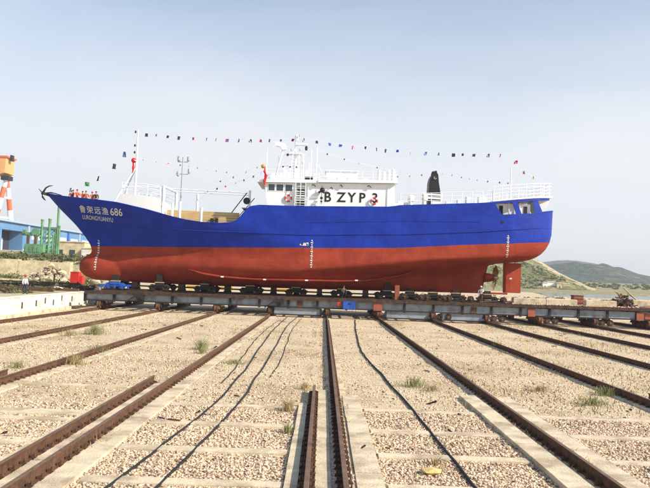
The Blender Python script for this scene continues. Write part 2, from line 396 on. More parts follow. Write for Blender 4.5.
def tri_mesh(name, V, F, cols, mt, parent=None, nper=None, **props):
    me = bpy.data.meshes.new(name); nv = len(V); nf = len(F)
    me.vertices.add(nv); me.vertices.foreach_set('co', V.astype(np.float32).ravel())
    me.loops.add(nf * 3); me.loops.foreach_set('vertex_index', F.astype(np.int32).ravel())
    me.polygons.add(nf); me.polygons.foreach_set('loop_start', np.arange(nf, dtype=np.int32) * 3)
    try: me.polygons.foreach_set('loop_total', np.full(nf, 3, np.int32))
    except Exception: pass
    if cols is not None:
        a = me.color_attributes.new('tint', 'FLOAT_COLOR', 'POINT'); a.data.foreach_set('color', cols.astype(np.float32).ravel())
    me.update(calc_edges=True); me.validate()
    me.materials.append(mt); o = bpy.data.objects.new(name, me); COL.objects.link(o)
    if parent: o.parent = parent
    for k, v in props.items(): o[k] = v
    return o
def stones(name, P, size, tmpl, **props):
    tv, tf = tmpl; n = len(P); k = len(tv)
    ang = rng.uniform(0, 6.283, n); c, s = np.cos(ang), np.sin(ang)
    T = tv[None] * rng.uniform(.72, 1.28, (n, k, 1))
    T = T * np.stack([rng.uniform(.75, 1.3, n), rng.uniform(.7, 1.1, n), rng.uniform(.45, .8, n)], 1)[:, None]
    tl = rng.uniform(-.5, .5, n)[:, None]; T[..., 2] += T[..., 0] * tl
    X = T[..., 0] * c[:, None] - T[..., 1] * s[:, None]; Y = T[..., 0] * s[:, None] + T[..., 1] * c[:, None]
    V = np.stack([X, Y, T[..., 2]], 2) * size[:, None, None] + P[:, None]
    F = tf[None] + (np.arange(n) * k)[:, None, None]
    base = np.array([(.70, .54, .36), (.64, .44, .31), (.74, .62, .44), (.42, .30, .22), (.68, .46, .34), (.16, .11, .10)])  # share of darkest stones also stands in for shaded gaps between stones
    ci = rng.choice(6, n, p=[.26, .18, .18, .14, .11, .13]); cc = base[ci] * rng.uniform(.75, 1.2, (n, 1))
    C = np.concatenate([np.repeat(cc, k, 0), np.ones((n * k, 1))], 1)
    return tri_mesh(name, V.reshape(-1, 3), F.reshape(-1, 3), C, M_stone, **props)
def blocked(x, y):     # places where no stones lie: rails, slabs, strips
    b = np.zeros(len(x), bool)
    for r in RAILX: b |= np.abs(x - r) < .12
    near = y < 25.5
    for a, c in [(-.62, -.36), (-.02, .30), (.82, 1.38), (5.05, 5.62), (6.2, 6.85), (-5.24, -4.7), (-6.7, -6.38), (-5.98, -5.6), (-.3, -.05)]:
        b |= near & (x > a) & (x < c)
    for q in STRIPY:
        w = np.where(x < -8, .3, .2) - .03 * rng.random(len(x)) * 3
        b |= (np.abs(y - q) < w) & (rng.random(len(x)) < .93) & (y < 23) & (x > -20)
    return b
def scatter(y0, y1, dens, half=.5, x_extra=.6):
    area = (half * (y0 + y1) + 2 * x_extra) * (y1 - y0); n = int(area * dens)
    y = np.sqrt(rng.uniform(y0 ** 2, y1 ** 2, n)); x = rng.uniform(-1, 1, n) * (half * y + x_extra)
    return x, y
# crushed stone of the paved cells
x, y = scatter(12.2, 22.6, 420)
keep = ~blocked(x, y); x, y = x[keep], y[keep]
dens = fbm(x * .5, y * .5, 3, 9); keep = (rng.random(len(x)) < np.clip(1.25 - .6 * dens + 0 * x, .3, 1)) & ~((x < -7) & (rng.random(len(x)) < .45)); x, y = x[keep], y[keep]
z = gz(x, y) + .012
o = stones('crushed_stone', np.stack([x, y, z], 1), (.012 + .032 * rng.random(len(x)) ** 1.7) , ico(), kind='stuff')
x, y = scatter(22.4, 40, 42); keep = ~blocked(x, y) & (rng.random(len(x)) < np.clip(fbm(x * .35, y * .35, 3, 21) * 2.2 - .45, .12, 1)); x, y = x[keep], y[keep]
stones('scattered_stones', np.stack([x, y, gz(x, y) + .012], 1), rng.uniform(.02, .055, len(x)), octa(), kind='stuff')
x, y = scatter(40, 73, 6); keep = ~blocked(x, y) & (rng.random(len(x)) < np.clip(fbm(x * .3, y * .3, 3, 31) * 2.4 - .6, .1, 1)); x, y = x[keep], y[keep]
stones('distant_stones', np.stack([x, y, gz(x, y) + .015], 1), rng.uniform(.03, .08, len(x)), octa(), kind='stuff')
# spilled dark ballast between rail and slab
x = rng.uniform(.30, .50, 2600); y = rng.uniform(12, 26, 2600)
stones('ballast_in_rail_gap', np.stack([x, y, gz(x, y) + .012], 1), rng.uniform(.02, .04, len(x)), octa(), kind='stuff')

# ------------------------------------------------------------------ grass and weeds
def blades(points, h, w, lean=.35, mt=M_dry, name='blades', parent=None, wob=1., off=(0, 0, 0), **props):
    P = np.asarray(points, float); n = len(P)
    h = np.asarray(h) * np.ones(n) * rng.uniform(.5, 1.2, n); a = rng.uniform(0, 6.283, n); ln = rng.uniform(.05, lean, n) * h
    d = np.stack([np.cos(a), np.sin(a), 0 * a], 1); p = np.stack([-np.sin(a + .6), np.cos(a + .6), 0 * a], 1) * (w * .5)
    up = np.array([0, 0, 1.])
    b0 = P - p; b1 = P + p; m0 = P + d * (ln * .35)[:, None] + up * (h * .6)[:, None] - p * .8; m1 = m0 + p * 1.6
    t = P + d * ln[:, None] + up * h[:, None]
    V = np.stack([b0, b1, m0, m1, t], 1).reshape(-1, 3) - np.array(off)
    i = (np.arange(n) * 5)[:, None, None]; F = (np.array([(0, 1, 3), (0, 3, 2), (2, 3, 4)])[None] + i).reshape(-1, 3)
    return tri_mesh(name, V, F, None, mt, parent=parent, **props)
# dry stubble patches in the sandy part (uncountable)
x, y = scatter(23, 72, 26); f = fbm(x * .16, y * .16, 3, 5) + .15 * (x > 6)
keep = (f > .64) & ~blocked(x, y) & (rng.random(len(x)) < .35); x, y = x[keep], y[keep]
blades(np.stack([x, y, gz(x, y)], 1), .16, .035, 1.1, M_dry, 'dry_grass', kind='stuff')
x, y = scatter(22.5, 60, 7); f = fbm(x * .2, y * .2, 3, 15) + .12 * (x > 7) * (y < 40)
keep = (f > .62) & ~blocked(x, y); x, y = x[keep], y[keep]
blades(np.stack([x, y, gz(x, y)], 1), .14, .03, .9, M_leaf, 'low_green_grass', kind='stuff')
X_ = []; 
for r_ in RAILX[1:] + [-6.18, -.17]:
    n_ = 260; yy_ = rng.uniform(16, 70, n_); f_ = fbm(yy_ * .25 + r_ * 3, yy_ * 0, 3, 77); yy_ = yy_[f_ > .52]
    for q_ in yy_:
        for _ in range(3): X_.append((r_ + rng.choice([-1, 1]) * rng.uniform(.14, .42), q_ + rng.normal(0, .12)))
X_ = np.array(X_); blades(np.stack([X_[:, 0], X_[:, 1], gz(X_[:, 0], X_[:, 1])], 1), .17, .022, 1.2, M_dry, 'grass_along_rails', kind='stuff')
def weed(x, y, r, h, n, mt, label):
    a = rng.uniform(0, 6.283, n); r = r * 1.35; q = np.abs(rng.normal(0, .55, n)) * r; q[: n // 5] *= 1.6
    P = np.stack([x + q * np.cos(a), y + q * np.sin(a), np.zeros(n)], 1)
    o = blades(P, h * .85 * np.exp(-(q / r) ** 2 * .9), .017, 1.5, mt, 'weed', off=(x, y, 0)); o.location = (x, y, 0)
    return tag(o, label, 'weed', 'weeds growing between the rails')
weed(-6.5, 38.6, .35, .95, 170, M_leaf, 'tall green weed standing left of the long rail beside the two hoses')
weed(-6.2, 36.8, .4, .45, 130, M_leaf, 'low green weed at the foot of the tall one beside the long left rail')
weed(-14.6, 45.5, .7, 1.0, 300, M_leaf, 'largest weed clump, pale green, between the two left rails')
weed(-15.6, 43.8, .6, .55, 200, M_dry, 'yellowing weed clump in front of the largest one at left')
weed(-11.2, 35.6, .5, .6, 200, M_leaf, 'green weed hanging over the second left rail')
weed(-10.6, 30.6, .6, .6, 240, M_dry, 'dry yellow weed half over the second left rail')
weed(-12.4, 29.0, .4, .4, 140, M_leaf, 'small weed left of the second left rail, near the short stub')
weed(3.75, 27.9, .5, .5, 200, M_leaf, 'green weed between the black hose and the right slab-edged rail')
weed(4.3, 27.0, .45, .3, 140, M_dry, 'dry tuft just in front of the green weed near the right slab')
weed(-.95, 21.8, .22, .55, 120, M_dry, 'dry weed beside the short centre rail')
weed(-.8, 18.8, .18, .4, 90, M_leaf, 'small weed against the slab left of the short centre rail')
weed(-.5, 26.2, .35, .35, 120, M_dry, 'dry tuft at the very end of the short centre rail')
weed(9.7, 25.0, .6, .35, 260, M_leaf, 'low green weed patch right of the right slabs')
weed(11.1, 27.4, .5, .4, 200, M_leaf, 'green weed against the dark rail near the right edge')
weed(8.7, 27.8, .6, .3, 200, M_dry, 'brown dry tuft in the sand between the right rails')
weed(11.7, 46.5, .35, .5, 110, M_leaf, 'small weed beside the right dark rail, halfway to the carriage')
weed(-4.0, 33.0, .7, .25, 240, M_leaf, 'flat green weed between the long left rail and the hoses')
weed(2.7, 16.0, .3, .22, 100, M_dry, 'dry tuft in the gravel right of the centre slab')

s = MB()
for k in range(70):
    y = random.uniform(15, 68) ; x = random.uniform(-.48, .48) * y
    if min(abs(x - r) for r in RAILX) < .4: continue
    d = Vector((random.uniform(-1, 1), random.uniform(-1, 1), random.uniform(-.1, .15))).normalized() * random.uniform(.04, .22); s.c = random.randint(0, 2)
    c_ = Vector((x, y, .04)); s.beam(c_ - d, c_ + d, random.uniform(.02, .07))
s.build('ground_litter', [M_dark, M_brcloth, M_rust], None, kind='stuff')
fs_ = MB(); V_ = ico()[0] * np.array([.26, .2, .08]) * (1 + rng.uniform(-.15, .15, (12, 1))) + np.array([2.5, 15.3, .06]); fs_.add(V_.tolist(), ico()[1].tolist())
tag(fs_.build('flat_stone', mat('ochre_stone', (.62, .47, .20), .95, var=.2, scale=8, bump=.5), None), 'flat ochre-yellow stone lying in the gravel left of the thick black hose', 'stone')
# ------------------------------------------------------------------ hoses
def hose(pts, r, label):
    P = []
    for i in range(len(pts) - 1):
        a, b = np.array(pts[i], float), np.array(pts[i + 1], float); n = max(2, int(np.linalg.norm(b - a) / .8))
        for k in range(n): P.append(a + (b - a) * k / n)
    P.append(np.array(pts[-1], float)); P = np.array(P)
    for _ in range(3): P[1:-1] = (P[:-2] + P[1:-1] * 2 + P[2:]) / 4
    P[:, 0] += .16 * (fbm(P[:, 1] * .35, P[:, 1] * 0, 4, int(r * 1000)) - .5)
    q = [(p[0], p[1], (float(gz(p[0], p[1])) + r + .008) if len(p) < 3 else p[2]) for p in P]
    s = MB(); s.tube(q, r, 6); o = s.build('hose', M_hose, None, smooth=True)
    return tag(o, label, 'hose', 'black hoses lying on the sand')
hose([(-3.6, 73), (-3.7, 55), (-3.5, 40), (-3.2, 30), (-3.25, 23), (-3.7, 17), (-4.1, 11)], .03, 'black hose lying left of its twin, from the carriage down to the bottom left gravel')
hose([(-2.6, 73), (-2.9, 60), (-2.7, 45), (-2.55, 33), (-2.5, 24), (-2.8, 18), (-3.15, 11)], .03, 'black hose nearest the central rail on its left side')
hose([(-4.1, 68), (-4.3, 52), (-4.1, 40), (-3.75, 31), (-3.7, 27)], .02, 'thinner black hose left of the long pair, ending in the sand')
hose([(-2.0, 72), (-2.3, 55), (-2.05, 42), (-1.9, 33), (-2.0, 29)], .018, 'thin black cable right of the hose pair, fading out halfway')
hose([(3.5, 73), (2.9, 60), (2.4, 44), (2.45, 37), (2.8, 29), (3.05, 22), (3.15, 18), (3.3, 11)], .036, 'thick black hose snaking over the sand right of the central rail')

# ================================================================== the ship
SY = 81.0; BM = 4.6
STEM = [(2.85, -25.6), (3.1, -26.4), (3.45, -27.45), (4.1, -28.15), (5.0, -28.2), (5.55, -27.8), (5.85, -27.3), (6.1, -26.95), (6.48, -26.85), (7.17, -27.1), (8.07, -27.75), (9.42, -28.96), (11.1, -30.79), (12.9, -32.52), (14, -33.4)]
STERN = [(2.85, 18.3), (5.25, 18.8), (6.25, 19.0), (6.5, 19.4), (6.7, 21.0), (6.88, 22.6), (7.08, 23.6), (7.4, 24.4), (7.85, 25.05), (8.4, 25.55), (9.2, 25.97), (10.1, 26.18), (12.84, 26.27), (14, 26.3)]
KEEL = [(-28, 3.1), (-20, 2.92), (-14, 2.86), (-2.6, 2.88), (9, 3.0), (18.5, 3.12), (26, 3.2)]
BOOT = [(-28, 6.90), (-19.3, 7.03), (-11, 7.19), (-.5, 7.47), (8.3, 7.80), (15, 8.36), (20.7, 8.75), (26.5, 9.25)]
S1 = [(-32.5, 12.85), (-30.5, 12.5), (-28.4, 12.24), (-25.9, 12.02), (-23.3, 11.75), (-19.8, 11.05), (-17.1, 10.38), (-15.3, 10.02), (-13.5, 9.8), (-11.8, 9.74), (-10.3, 9.86), (-7.1, 10.14), (-2.75, 10.41), (8.2, 10.97), (18.4, 11.78), (23.3, 12.21), (26.3, 12.84)]
S2 = [(-10.6, 9.90), (-10.1, 10.0), (-9.65, 10.25), (-9.03, 11.0), (-8.6, 11.55), (-8.2, 11.8), (-7.3, 11.97), (-2.8, 11.99), (7.06, 12.29), (8.15, 12.5), (12.5, 12.78), (16.7, 13.05), (18.5, 13.22), (21, 13.57), (23.6, 13.88), (25.2, 14.1)]
SPL = lambda t, x: lerp(t, x)
def half_breadth(x, z):
    xs = lerp(STEM, z); xe = lerp(STERN, z)
    dk = sst(6.5, 12.0, z)
    Le = 26 - 8 * dk; u = min(1, max(0, (x - xs) / Le)); p = 1.6 + .55 * dk
    f = (1 - (1 - u) ** p) ** (1.05 - .25 * dk)
    La = 24 - 14 * sst(4.2, 7.2, z); v = min(1, max(0, (xe - x) / La)); pa = 1.7 + 1.7 * sst(4.6, 7.6, z)
    qa = 1.6 - 1.05 * sst(4.4, 7.4, z)
    a = (1 - (1 - v) ** pa) ** qa
    zk = lerp(KEEL, x); hb = 2.5; t = min(1, max(0, (z - zk) / hb))
    g = (1 - (1 - t) ** 2.2) ** .6
    b = BM * f * a * (.06 + .94 * g)
    # bulb
    q = 1 - ((z - 4.55) / 1.65) ** 2
    if q > 0:
        bb = 1.15 * math.sqrt(q) * min(1, max(0, (x - xs) / 1.7)) ** .5 * (1 - sst(-24, -16, x))
        b = max(b, bb)
    # keep the skeg from vanishing
    b = max(b, .22 * min(1, max(0, (xe - x) / .5)) ** .5 * min(1, max(0, (x - xs) / .5)) ** .5)
    return b
def hull_y(x, z): return SY - half_breadth(x, z)
ship = thing('fishing_vessel', (0, SY, 2.9), 'large blue and red-oxide steel fishing ship with white deckhouse standing ashore on the carriage', 'ship')
NS = 150
S_ = [(1 - math.cos(math.pi * i / NS)) / 2 * .55 + .45 * i / NS for i in range(NS + 1)]
def hull_rows(rows, zlo, zhi):
    pts = []
    for r in rows:
        line = []
        for s in S_:
            x = -27 + s * 53; z = 5
            for _ in range(12):
                z = zlo(x) + (zhi(x) - zlo(x)) * r; x = lerp(STEM, z) + (lerp(STERN, z) - lerp(STEM, z)) * s
            line.append((x, z))
        pts.append(line)
    return pts
def hull_mesh(rows, zlo, zhi, name, mt, bottom=False):
    P = hull_rows(rows, zlo, zhi); s = MB(); n = NS + 1
    for side in (-1, 1):
        vs = []
        for ln in P:
            for (x, z) in ln: vs.append((x, SY + side * half_breadth(x, z), z))
        fs = []
        for j in range(len(P) - 1):
            for i in range(NS):
                q = (j * n + i, j * n + i + 1, (j + 1) * n + i + 1, (j + 1) * n + i); fs.append(q)
        s.add(vs, fs)
    if bottom:
        ln = P[0]; vs = [(x, SY - half_breadth(x, z), z) for x, z in ln] + [(x, SY + half_breadth(x, z), z) for x, z in ln]
        s.add(vs, [(i, i + 1, n + i + 1, n + i) for i in range(NS)])
    o = s.build(name, mt, ship, smooth=True)
    bm = bmesh.new(); bm.from_mesh(o.data); bmesh.ops.remove_doubles(bm, verts=bm.verts, dist=.004)
    bmesh.ops.recalc_face_normals(bm, faces=bm.faces); bm.to_mesh(o.data); bm.free()
    return o
hull_mesh([i / 34 for i in range(35)], lambda x: lerp(KEEL, x), lambda x: lerp(BOOT, x), 'lower_hull', M_hred, True)
up = hull_mesh([i / 16 for i in range(17)], lambda x: lerp(BOOT, x), lambda x: lerp(S1, x), 'upper_hull', M_hblue)
# raised side plating from the well aft to the stern openings
def side_strip(xs, lo, hi, name, mt, parent, proud=0., thick=.06, sides=(-1, 1), rows=3):
    for sd in sides:
        s = MB()
        for k, off in enumerate((proud, proud - thick)):
            vs = []; fs = []
            for j in range(rows + 1):
                for x in xs:
                    z1 = lo(x); z2 = hi(x); z = z1 + (z2 - z1) * j / rows
                    b = half_breadth(min(x, 26), min(z, lerp(S1, x))); vs.append((x, SY + sd * (b + off), z))
            n = len(xs)
            for j in range(rows):
                for i in range(n - 1): fs.append((j * n + i, j * n + i + 1, (j + 1) * n + i + 1, (j + 1) * n + i))
            s.add(vs, fs)
            if k == 0: o0 = len(s.v) - len(vs)
            else:
                o1 = len(s.v) - len(vs); t = rows * n
                for i in range(n - 1):
                    s.f.append((o0 + t + i, o0 + t + i + 1, o1 + t + i + 1, o1 + t + i)); s.m.append(0)
                    s.f.append((o0 + i, o0 + i + 1, o1 + i + 1, o1 + i)); s.m.append(0)
                for c in (0, n - 1):
                    for j in range(rows):
                        s.f.append((o0 + j * n + c, o0 + (j + 1) * n + c, o1 + (j + 1) * n + c, o1 + j * n + c)); s.m.append(0)
        s.build(name, mt, parent, smooth=False)
xs = sorted(set([-10.6, -10.3, -10.1, -9.85, -9.65, -9.35, -9.03, -8.8, -8.6, -8.4, -8.2, -7.7, -7.3] + list(np.linspace(-6.5, 18.3, 40))))
side_strip(xs, lambda x: lerp(S1, x) - .01, lambda x: lerp(S2, x), 'raised_side_plating', M_hblue, ship)
# stern frame with openings: top band and slanted pillars
xs = list(np.linspace(18.3, 25.2, 24))
side_strip(xs, lambda x: lerp(S2, x) - .24, lambda x: lerp(S2, x), 'stern_deck_band', M_hblue, ship, rows=1)
def pillar(lo0, lo1, hi0, hi1):
    for sd in (-1, 1):
        s = MB(); P = []
        for (x, z) in (lo0, lo1, hi1, hi0):
            b = half_breadth(min(x, 26), 12.0); P.append((x, SY + sd * b, z))
        Q = [(x, y - sd * .1, z) for x, y, z in P]
        s.hexa(P + Q); s.build('stern_pillar', M_hblue, ship)
pillar((18.25, 11.7), (19.4, 11.8), (18.25, 13.1), (18.55, 13.08))
pillar((20.95, 11.95), (21.6, 12.0), (20.5, 13.3), (21.05, 13.35))
pillar((23.25, 12.15), (24.3, 12.25), (22.9, 13.65), (23.5, 13.7))
# rubbing strakes
def strake(tab, name, h=.10, out_=.07, x0=-24.5, x1=26.1):
    xs = np.linspace(x0, x1, 110)
    for sd in (-1, 1):
        s = MB(); vs = []; fs = []
        for x in xs:
            z = lerp(tab, x); b = half_breadth(x, z)
            for (dy, dz) in ((-.02, -h), (out_, -h * .6), (out_, h * .6), (-.02, h)): vs.append((x, SY + sd * (b + dy), z + dz))
        for i in range(len(xs) - 1):
            for j in range(3): fs.append((i * 4 + j, i * 4 + j + 1, i * 4 + 5 + j, i * 4 + 4 + j))
        s.add(vs, fs); s.build(name, M_hblue, ship)
strake([(-24.8, 9.5), (-22.6, 9.25), (-13.5, 8.92), (-2.7, 8.87), (8.3, 9.3), (16.9, 9.9), (24.9, 10.74), (26.2, 10.85)], 'rubbing_strake')
strake([(-2, 10.2), (8.2, 10.75), (18.4, 11.0), (24.9, 11.05)], 'rubbing_strake', .04, .035, -2, 17)
# cap on the bulwark
def cap(tab, x0, x1, name, mt=M_hblue, r=.06, n=70):
    for sd in (-1, 1):
        pts = [(x, SY + sd * (half_breadth(x, min(lerp(tab, x), lerp(S1, x))) - .02), lerp(tab, x) + .03) for x in np.linspace(x0, x1, n)]
        s = MB(); s.tube(pts, r, 6); s.build(name, mt, ship)
cap(S1, -32.3, -10.6, 'bulwark_cap'); cap(S1, 23.3, 26.2, 'bulwark_cap', n=16)
# bulwark round the stern, joining both sides
# bilge keel
BK = [(-15.1, 4.62), (-13.2, 4.25), (-11.1, 4.03), (-9, 3.93), (-7, 3.89), (-3, 3.95), (1.9, 4.06), (4.5, 4.22), (6.3, 4.45), (8.6, 4.9), (10.3, 5.4)]
def hull_pt(x, z, sd, off=0):
    b = half_breadth(x, z); e = .05
    dz = (half_breadth(x, z + e) - half_breadth(x, z - e)) / (2 * e)
    nrm = Vector((0, sd, -dz * 1)).normalized()
    return Vector((x, SY + sd * b, z)) + nrm * off
for sd in (-1, 1):
    s = MB(); vs = []; fs = []; X = np.linspace(-15.1, 10.3, 70)
    for i, x in enumerate(X):
        z = lerp(BK, x); w = .62 * min(1, (x + 15.1) / 2.0 + .02, (10.3 - x) / 1.2 + .02)
        a = hull_pt(x, z, sd, -.03); b = a + Vector((0, sd * .97, -.22)).normalized() * (w + .03)
        d = Vector((0, .22 * sd, .97)) * .06
        vs += [a + d, b + d * .8, b - d * .8, a - d]
    for i in range(len(X) - 1):
        for j in range(4): fs.append((i * 4 + j, i * 4 + (j + 1) % 4, i * 4 + 4 + (j + 1) % 4, i * 4 + 4 + j))
    s.add(vs, fs); s.build('bilge_keel', M_hred, ship)
for px_ in (-11.1, -6.4, -1.8, 3.7):
    z = lerp(BK, px_); p = hull_pt(px_, z, -1, 0) + Vector((0, -.62, -.12))
    MB().box(p.x - .16, p.x + .16, p.y - .05, p.y + .02, p.z - .04, p.z + .10).build('anode', M_wrail, ship)

# decks
def deck(x0, x1, zf, name, mt, n=40, inset=.06):
    s = MB(); X = np.linspace(x0, x1, n); vs = []
    for x in X:
        z = zf(x); b = max(.05, half_breadth(min(x, 26), min(z, lerp(S1, x))) - inset)
        vs += [(x, SY - b, z), (x, SY + b, z), (x, SY - b, z - .08), (x, SY + b, z - .08)]
    fs = []
    for i in range(n - 1):
        a = i * 4; fs += [(a, a + 4, a + 5, a + 1), (a + 2, a + 3, a + 7, a + 6), (a, a + 2, a + 6, a + 4), (a + 1, a + 5, a + 7, a + 3)]
    fs += [(0, 1, 3, 2), (4 * n - 4, 4 * n - 2, 4 * n - 1, 4 * n - 3)]
    s.add(vs, fs); return s.build(name, mt, ship)
M_deck = mat('green_deck_paint', (.10, .17, .12), .7, var=.2)
deck(-31.4, -18.3, lambda x: lerp(S1, x) - .82 if x < -23 else 11.15 - .12 * (x + 23), 'forecastle_deck', M_deck)
deck(-18.3, -8.2, lambda x: 8.9, 'well_deck', M_deck)
deck(-9.2, 18.4, lambda x: lerp(S2, x) - .08 if x > -8.2 else 11.6, 'upper_deck', M_deck, inset=.04)
deck(16.0, 25.9, lambda x: 10.95, 'stern_working_deck', M_deck, inset=.1)
# poop deck over the stern openings with a pale edge
s = MB(); X = np.linspace(18.3, 25.7, 22); vs = []
for x in X:
    z = 13.24 + (x - 18.3) * .135; b = half_breadth(min(x, 25.2), 12) + .03
    if x > 24.6: b *= 1 - .18 * (x - 24.6)
    vs += [(x, SY - b, z + .01), (x, SY + b, z + .01), (x, SY - b, z + .15), (x, SY + b, z + .15)]
fs = []
for i in range(21):
    a = i * 4; fs += [(a, a + 1, a + 5, a + 4), (a + 2, a + 6, a + 7, a + 3), (a, a + 4, a + 6, a + 2), (a + 1, a + 3, a + 7, a + 5)]
fs += [(0, 2, 3, 1), (84, 85, 87, 86)]
s.add(vs, fs).build('poop_deck', M_white, ship)
# deckhouse seen through the stern openings
s = MB(); s.box(17.0, 22.75, 77.5, 84.5, 10.97, 13.2); hs = s.build('stern_deckhouse', M_white, ship)
for x in (19.3, 22.0): MB().box(x, x + .4, 77.44, 77.5, 11.1, 12.95).build('door', M_dark, hs)
for x in (18.6, 20.3, 21.5): MB().tube([(x, 77.2, 10.96), (x, 77.2, 13.3)], .06, 6).build('stanchion', M_wrail, hs)
MB().prism([(24.5, 12.5), (24.9, 12.5), (25.6, 14.15), (23.9, 13.95)], 79.3, 82.7).build('stern_bracket', M_white, ship)
# scupper / fairlead hole
p = hull_pt(18.9 + .5, 11.05, -1, .01); MB().lathe(p, (0, -1, 0), [(.17, -.02), (.17, .03), (.12, .035)], 12).build('fairlead', M_black, ship)

# fo'c'sle white bulwark
X = np.linspace(-22.75, -18.2, 18)
def wh(x): return lerp([(-22.75, 12.75), (-21.5, 12.68), (-19.85, 12.62), (-18.9, 12.45), (-18.2, 12.25)], x)
side_strip(list(X), lambda x: lerp(S1, x) + .04, wh, 'white_forecastle_bulwark', M_white, ship, proud=-.05)
MB().box(-22.8, -22.72, 77.6, 84.4, 11.5, 12.75).build('forecastle_screen', M_white, ship)
MB().box(-18.28, -18.2, 77.9, 84.1, 9.0, 12.1).build('forecastle_bulkhead', M_white, ship)
# tan plank screens around the well
for (ya, yb) in ((84.2, 84.3), (79.2, 79.3)):
    pass
scr = bpy.data.objects.new('plank_screen', None)
base = MB(); X0, X1 = -18.15, -9.85
for x in np.arange(-17.9, -9.9, 1.6): base.box(x, x + .08, 80.1, 80.2, 8.9, 11.1)
scr = base.build('plank_screen', M_wood, ship)
for k in range(9):
    zt = 9.0 + k * .3
    xe = X1
    top = lambda x: 11.72 - .05 * (x + 18.15)
    z0, z1 = zt + .008, zt + .292
    z1b = min(z1, top(X1)); z1a = min(z1, top(X0))
    if z1b <= z0: continue
    MB().hexa([(X0, 80.02, z0), (xe, 80.02, z0), (xe, 80.08, z0), (X0, 80.08, z0), (X0, 80.02, z1a), (xe, 80.02, z1b), (xe, 80.08, z1b), (X0, 80.08, z1a)]).build('plank', M_tan, scr)
for x in (-13.1, -12.55): MB().box(x, x + .32, 79.6, 79.95, 8.9, 10.55).build('hatch_winch', M_dark, ship)

# text on hull and house
def text_mesh(body, size, mt, name, parent, place, spacing=1.0, subdiv=0, bold=0.0, xs=1.0):
    c = bpy.data.curves.new('t', 'FONT'); c.body = body; c.size = size; c.space_character = spacing; c.offset = bold; c.resolution_u = 3
    o = bpy.data.objects.new('t', c); COL.objects.link(o); dg = bpy.context.evaluated_depsgraph_get(); dg.update()
    me = bpy.data.meshes.new_from_object(o.evaluated_get(dg)); COL.objects.unlink(o); bpy.data.objects.remove(o)
    bm = bmesh.new(); bm.from_mesh(me)
    if subdiv:
        bmesh.ops.triangulate(bm, faces=bm.faces)
        for _ in range(subdiv):
            long = [e for e in bm.edges if e.calc_length() > .25]
            if long: bmesh.ops.subdivide_edges(bm, edges=long, cuts=1)
            bmesh.ops.triangulate(bm, faces=bm.faces)
    off = Vector((0, 0, 0)); q = parent
    while q: off += Vector(q.location); q = q.parent
    for v in bm.verts: v.co = Vector(place(v.co.x * xs, v.co.y)) - off
    # give the lettering thickness
    bmesh.ops.recalc_face_normals(bm, faces=bm.faces)
    bm.to_mesh(me); bm.free(); me.materials.clear(); me.materials.append(mt)
    ob = bpy.data.objects.new(name, me); COL.objects.link(ob); ob.parent = parent
    return ob
def on_hull(x0, z0, slope):
    def f(u, v):
        x = x0 + u - v * slope * 0; z = z0 + v + u * slope
        return (x, hull_y(x, z) - .03, z)
    return f
M_letter = mat('white_lettering', (.66, .66, .58), .6, var=.05)
text_mesh('鲁荣远渔', .84, M_letter, 'ship_name_characters', ship, on_hull(-27.95, 10.75, -.08), 1.25, 1, .004)
text_mesh('686', 1.12, M_letter, 'ship_name_number', ship, on_hull(-24.1, 10.38, -.05), 1.0, 1, .008, xs=.9)
text_mesh('LURONGYUANYU', .66, M_letter, 'ship_name_latin', ship, on_hull(-27.75, 9.98, -.09), 1.0, 1, .0, xs=.72)
for ch, x0, w_ in (('B', -.22, .95), ('Z', 1.22, 1.0), ('Y', 2.45, .95), ('P', 3.68, .95), ('3', 5.12, .95)):
    text_mesh(ch, 1.52, M_black, 'call_sign_letter', ship, lambda u, v: (x0 + u, 77.97, 12.78 + v + x0 * .012), 1, 0, .03, xs=w_)
# draught marks
def marks(x, z0, z1, n, name='draught_marks'):
    s = MB()
    for k in range(n):
        z = z0 + (z1 - z0) * k / (n - 1); y = hull_y(x, z) - .02; w = .13 if k % 2 else .07
        y2 = hull_y(x, z + .12) - .02
        s.hexa([(x - w, y - .012, z), (x + w, y - .012, z), (x + w, y, z), (x - w, y, z), (x - w, y2 - .012, z + .12), (x + w, y2 - .012, z + .12), (x + w, y2, z + .12), (x - w, y2, z + .12)])
        zb = z + (z1 - z0) / (n - 1)
        if k < n - 1:
            yb = hull_y(x, zb) - .02
            s.hexa([(x + .05, y - .012, z), (x + .08, y - .012, z), (x + .08, y, z), (x + .05, y, z), (x + .05, yb - .012, zb), (x + .08, yb - .012, zb), (x + .08, yb, zb), (x + .05, yb, zb)])
    s.build(name, M_letter, ship)
marks(-1.35, 5.3, 8.2, 13); marks(20.1, 7.2, 9.5, 11); marks(-26.0, 4.2, 7.5, 13)
s = MB()   # thruster-like arrow symbol
for (dx, dz, w, h) in [(0, 0, .38, .09), (.3, .1, .12, .16), (-.35, .02, .16, .07), (.05, .16, .2, .05)]:
    x = -2.15 + dx; z = 7.75 + dz; y = hull_y(x, z) - .02; s.box(x - w, x + w, y - .01, y + .005, z - h, z + h)
s.build('hull_symbol', M_letter, ship)

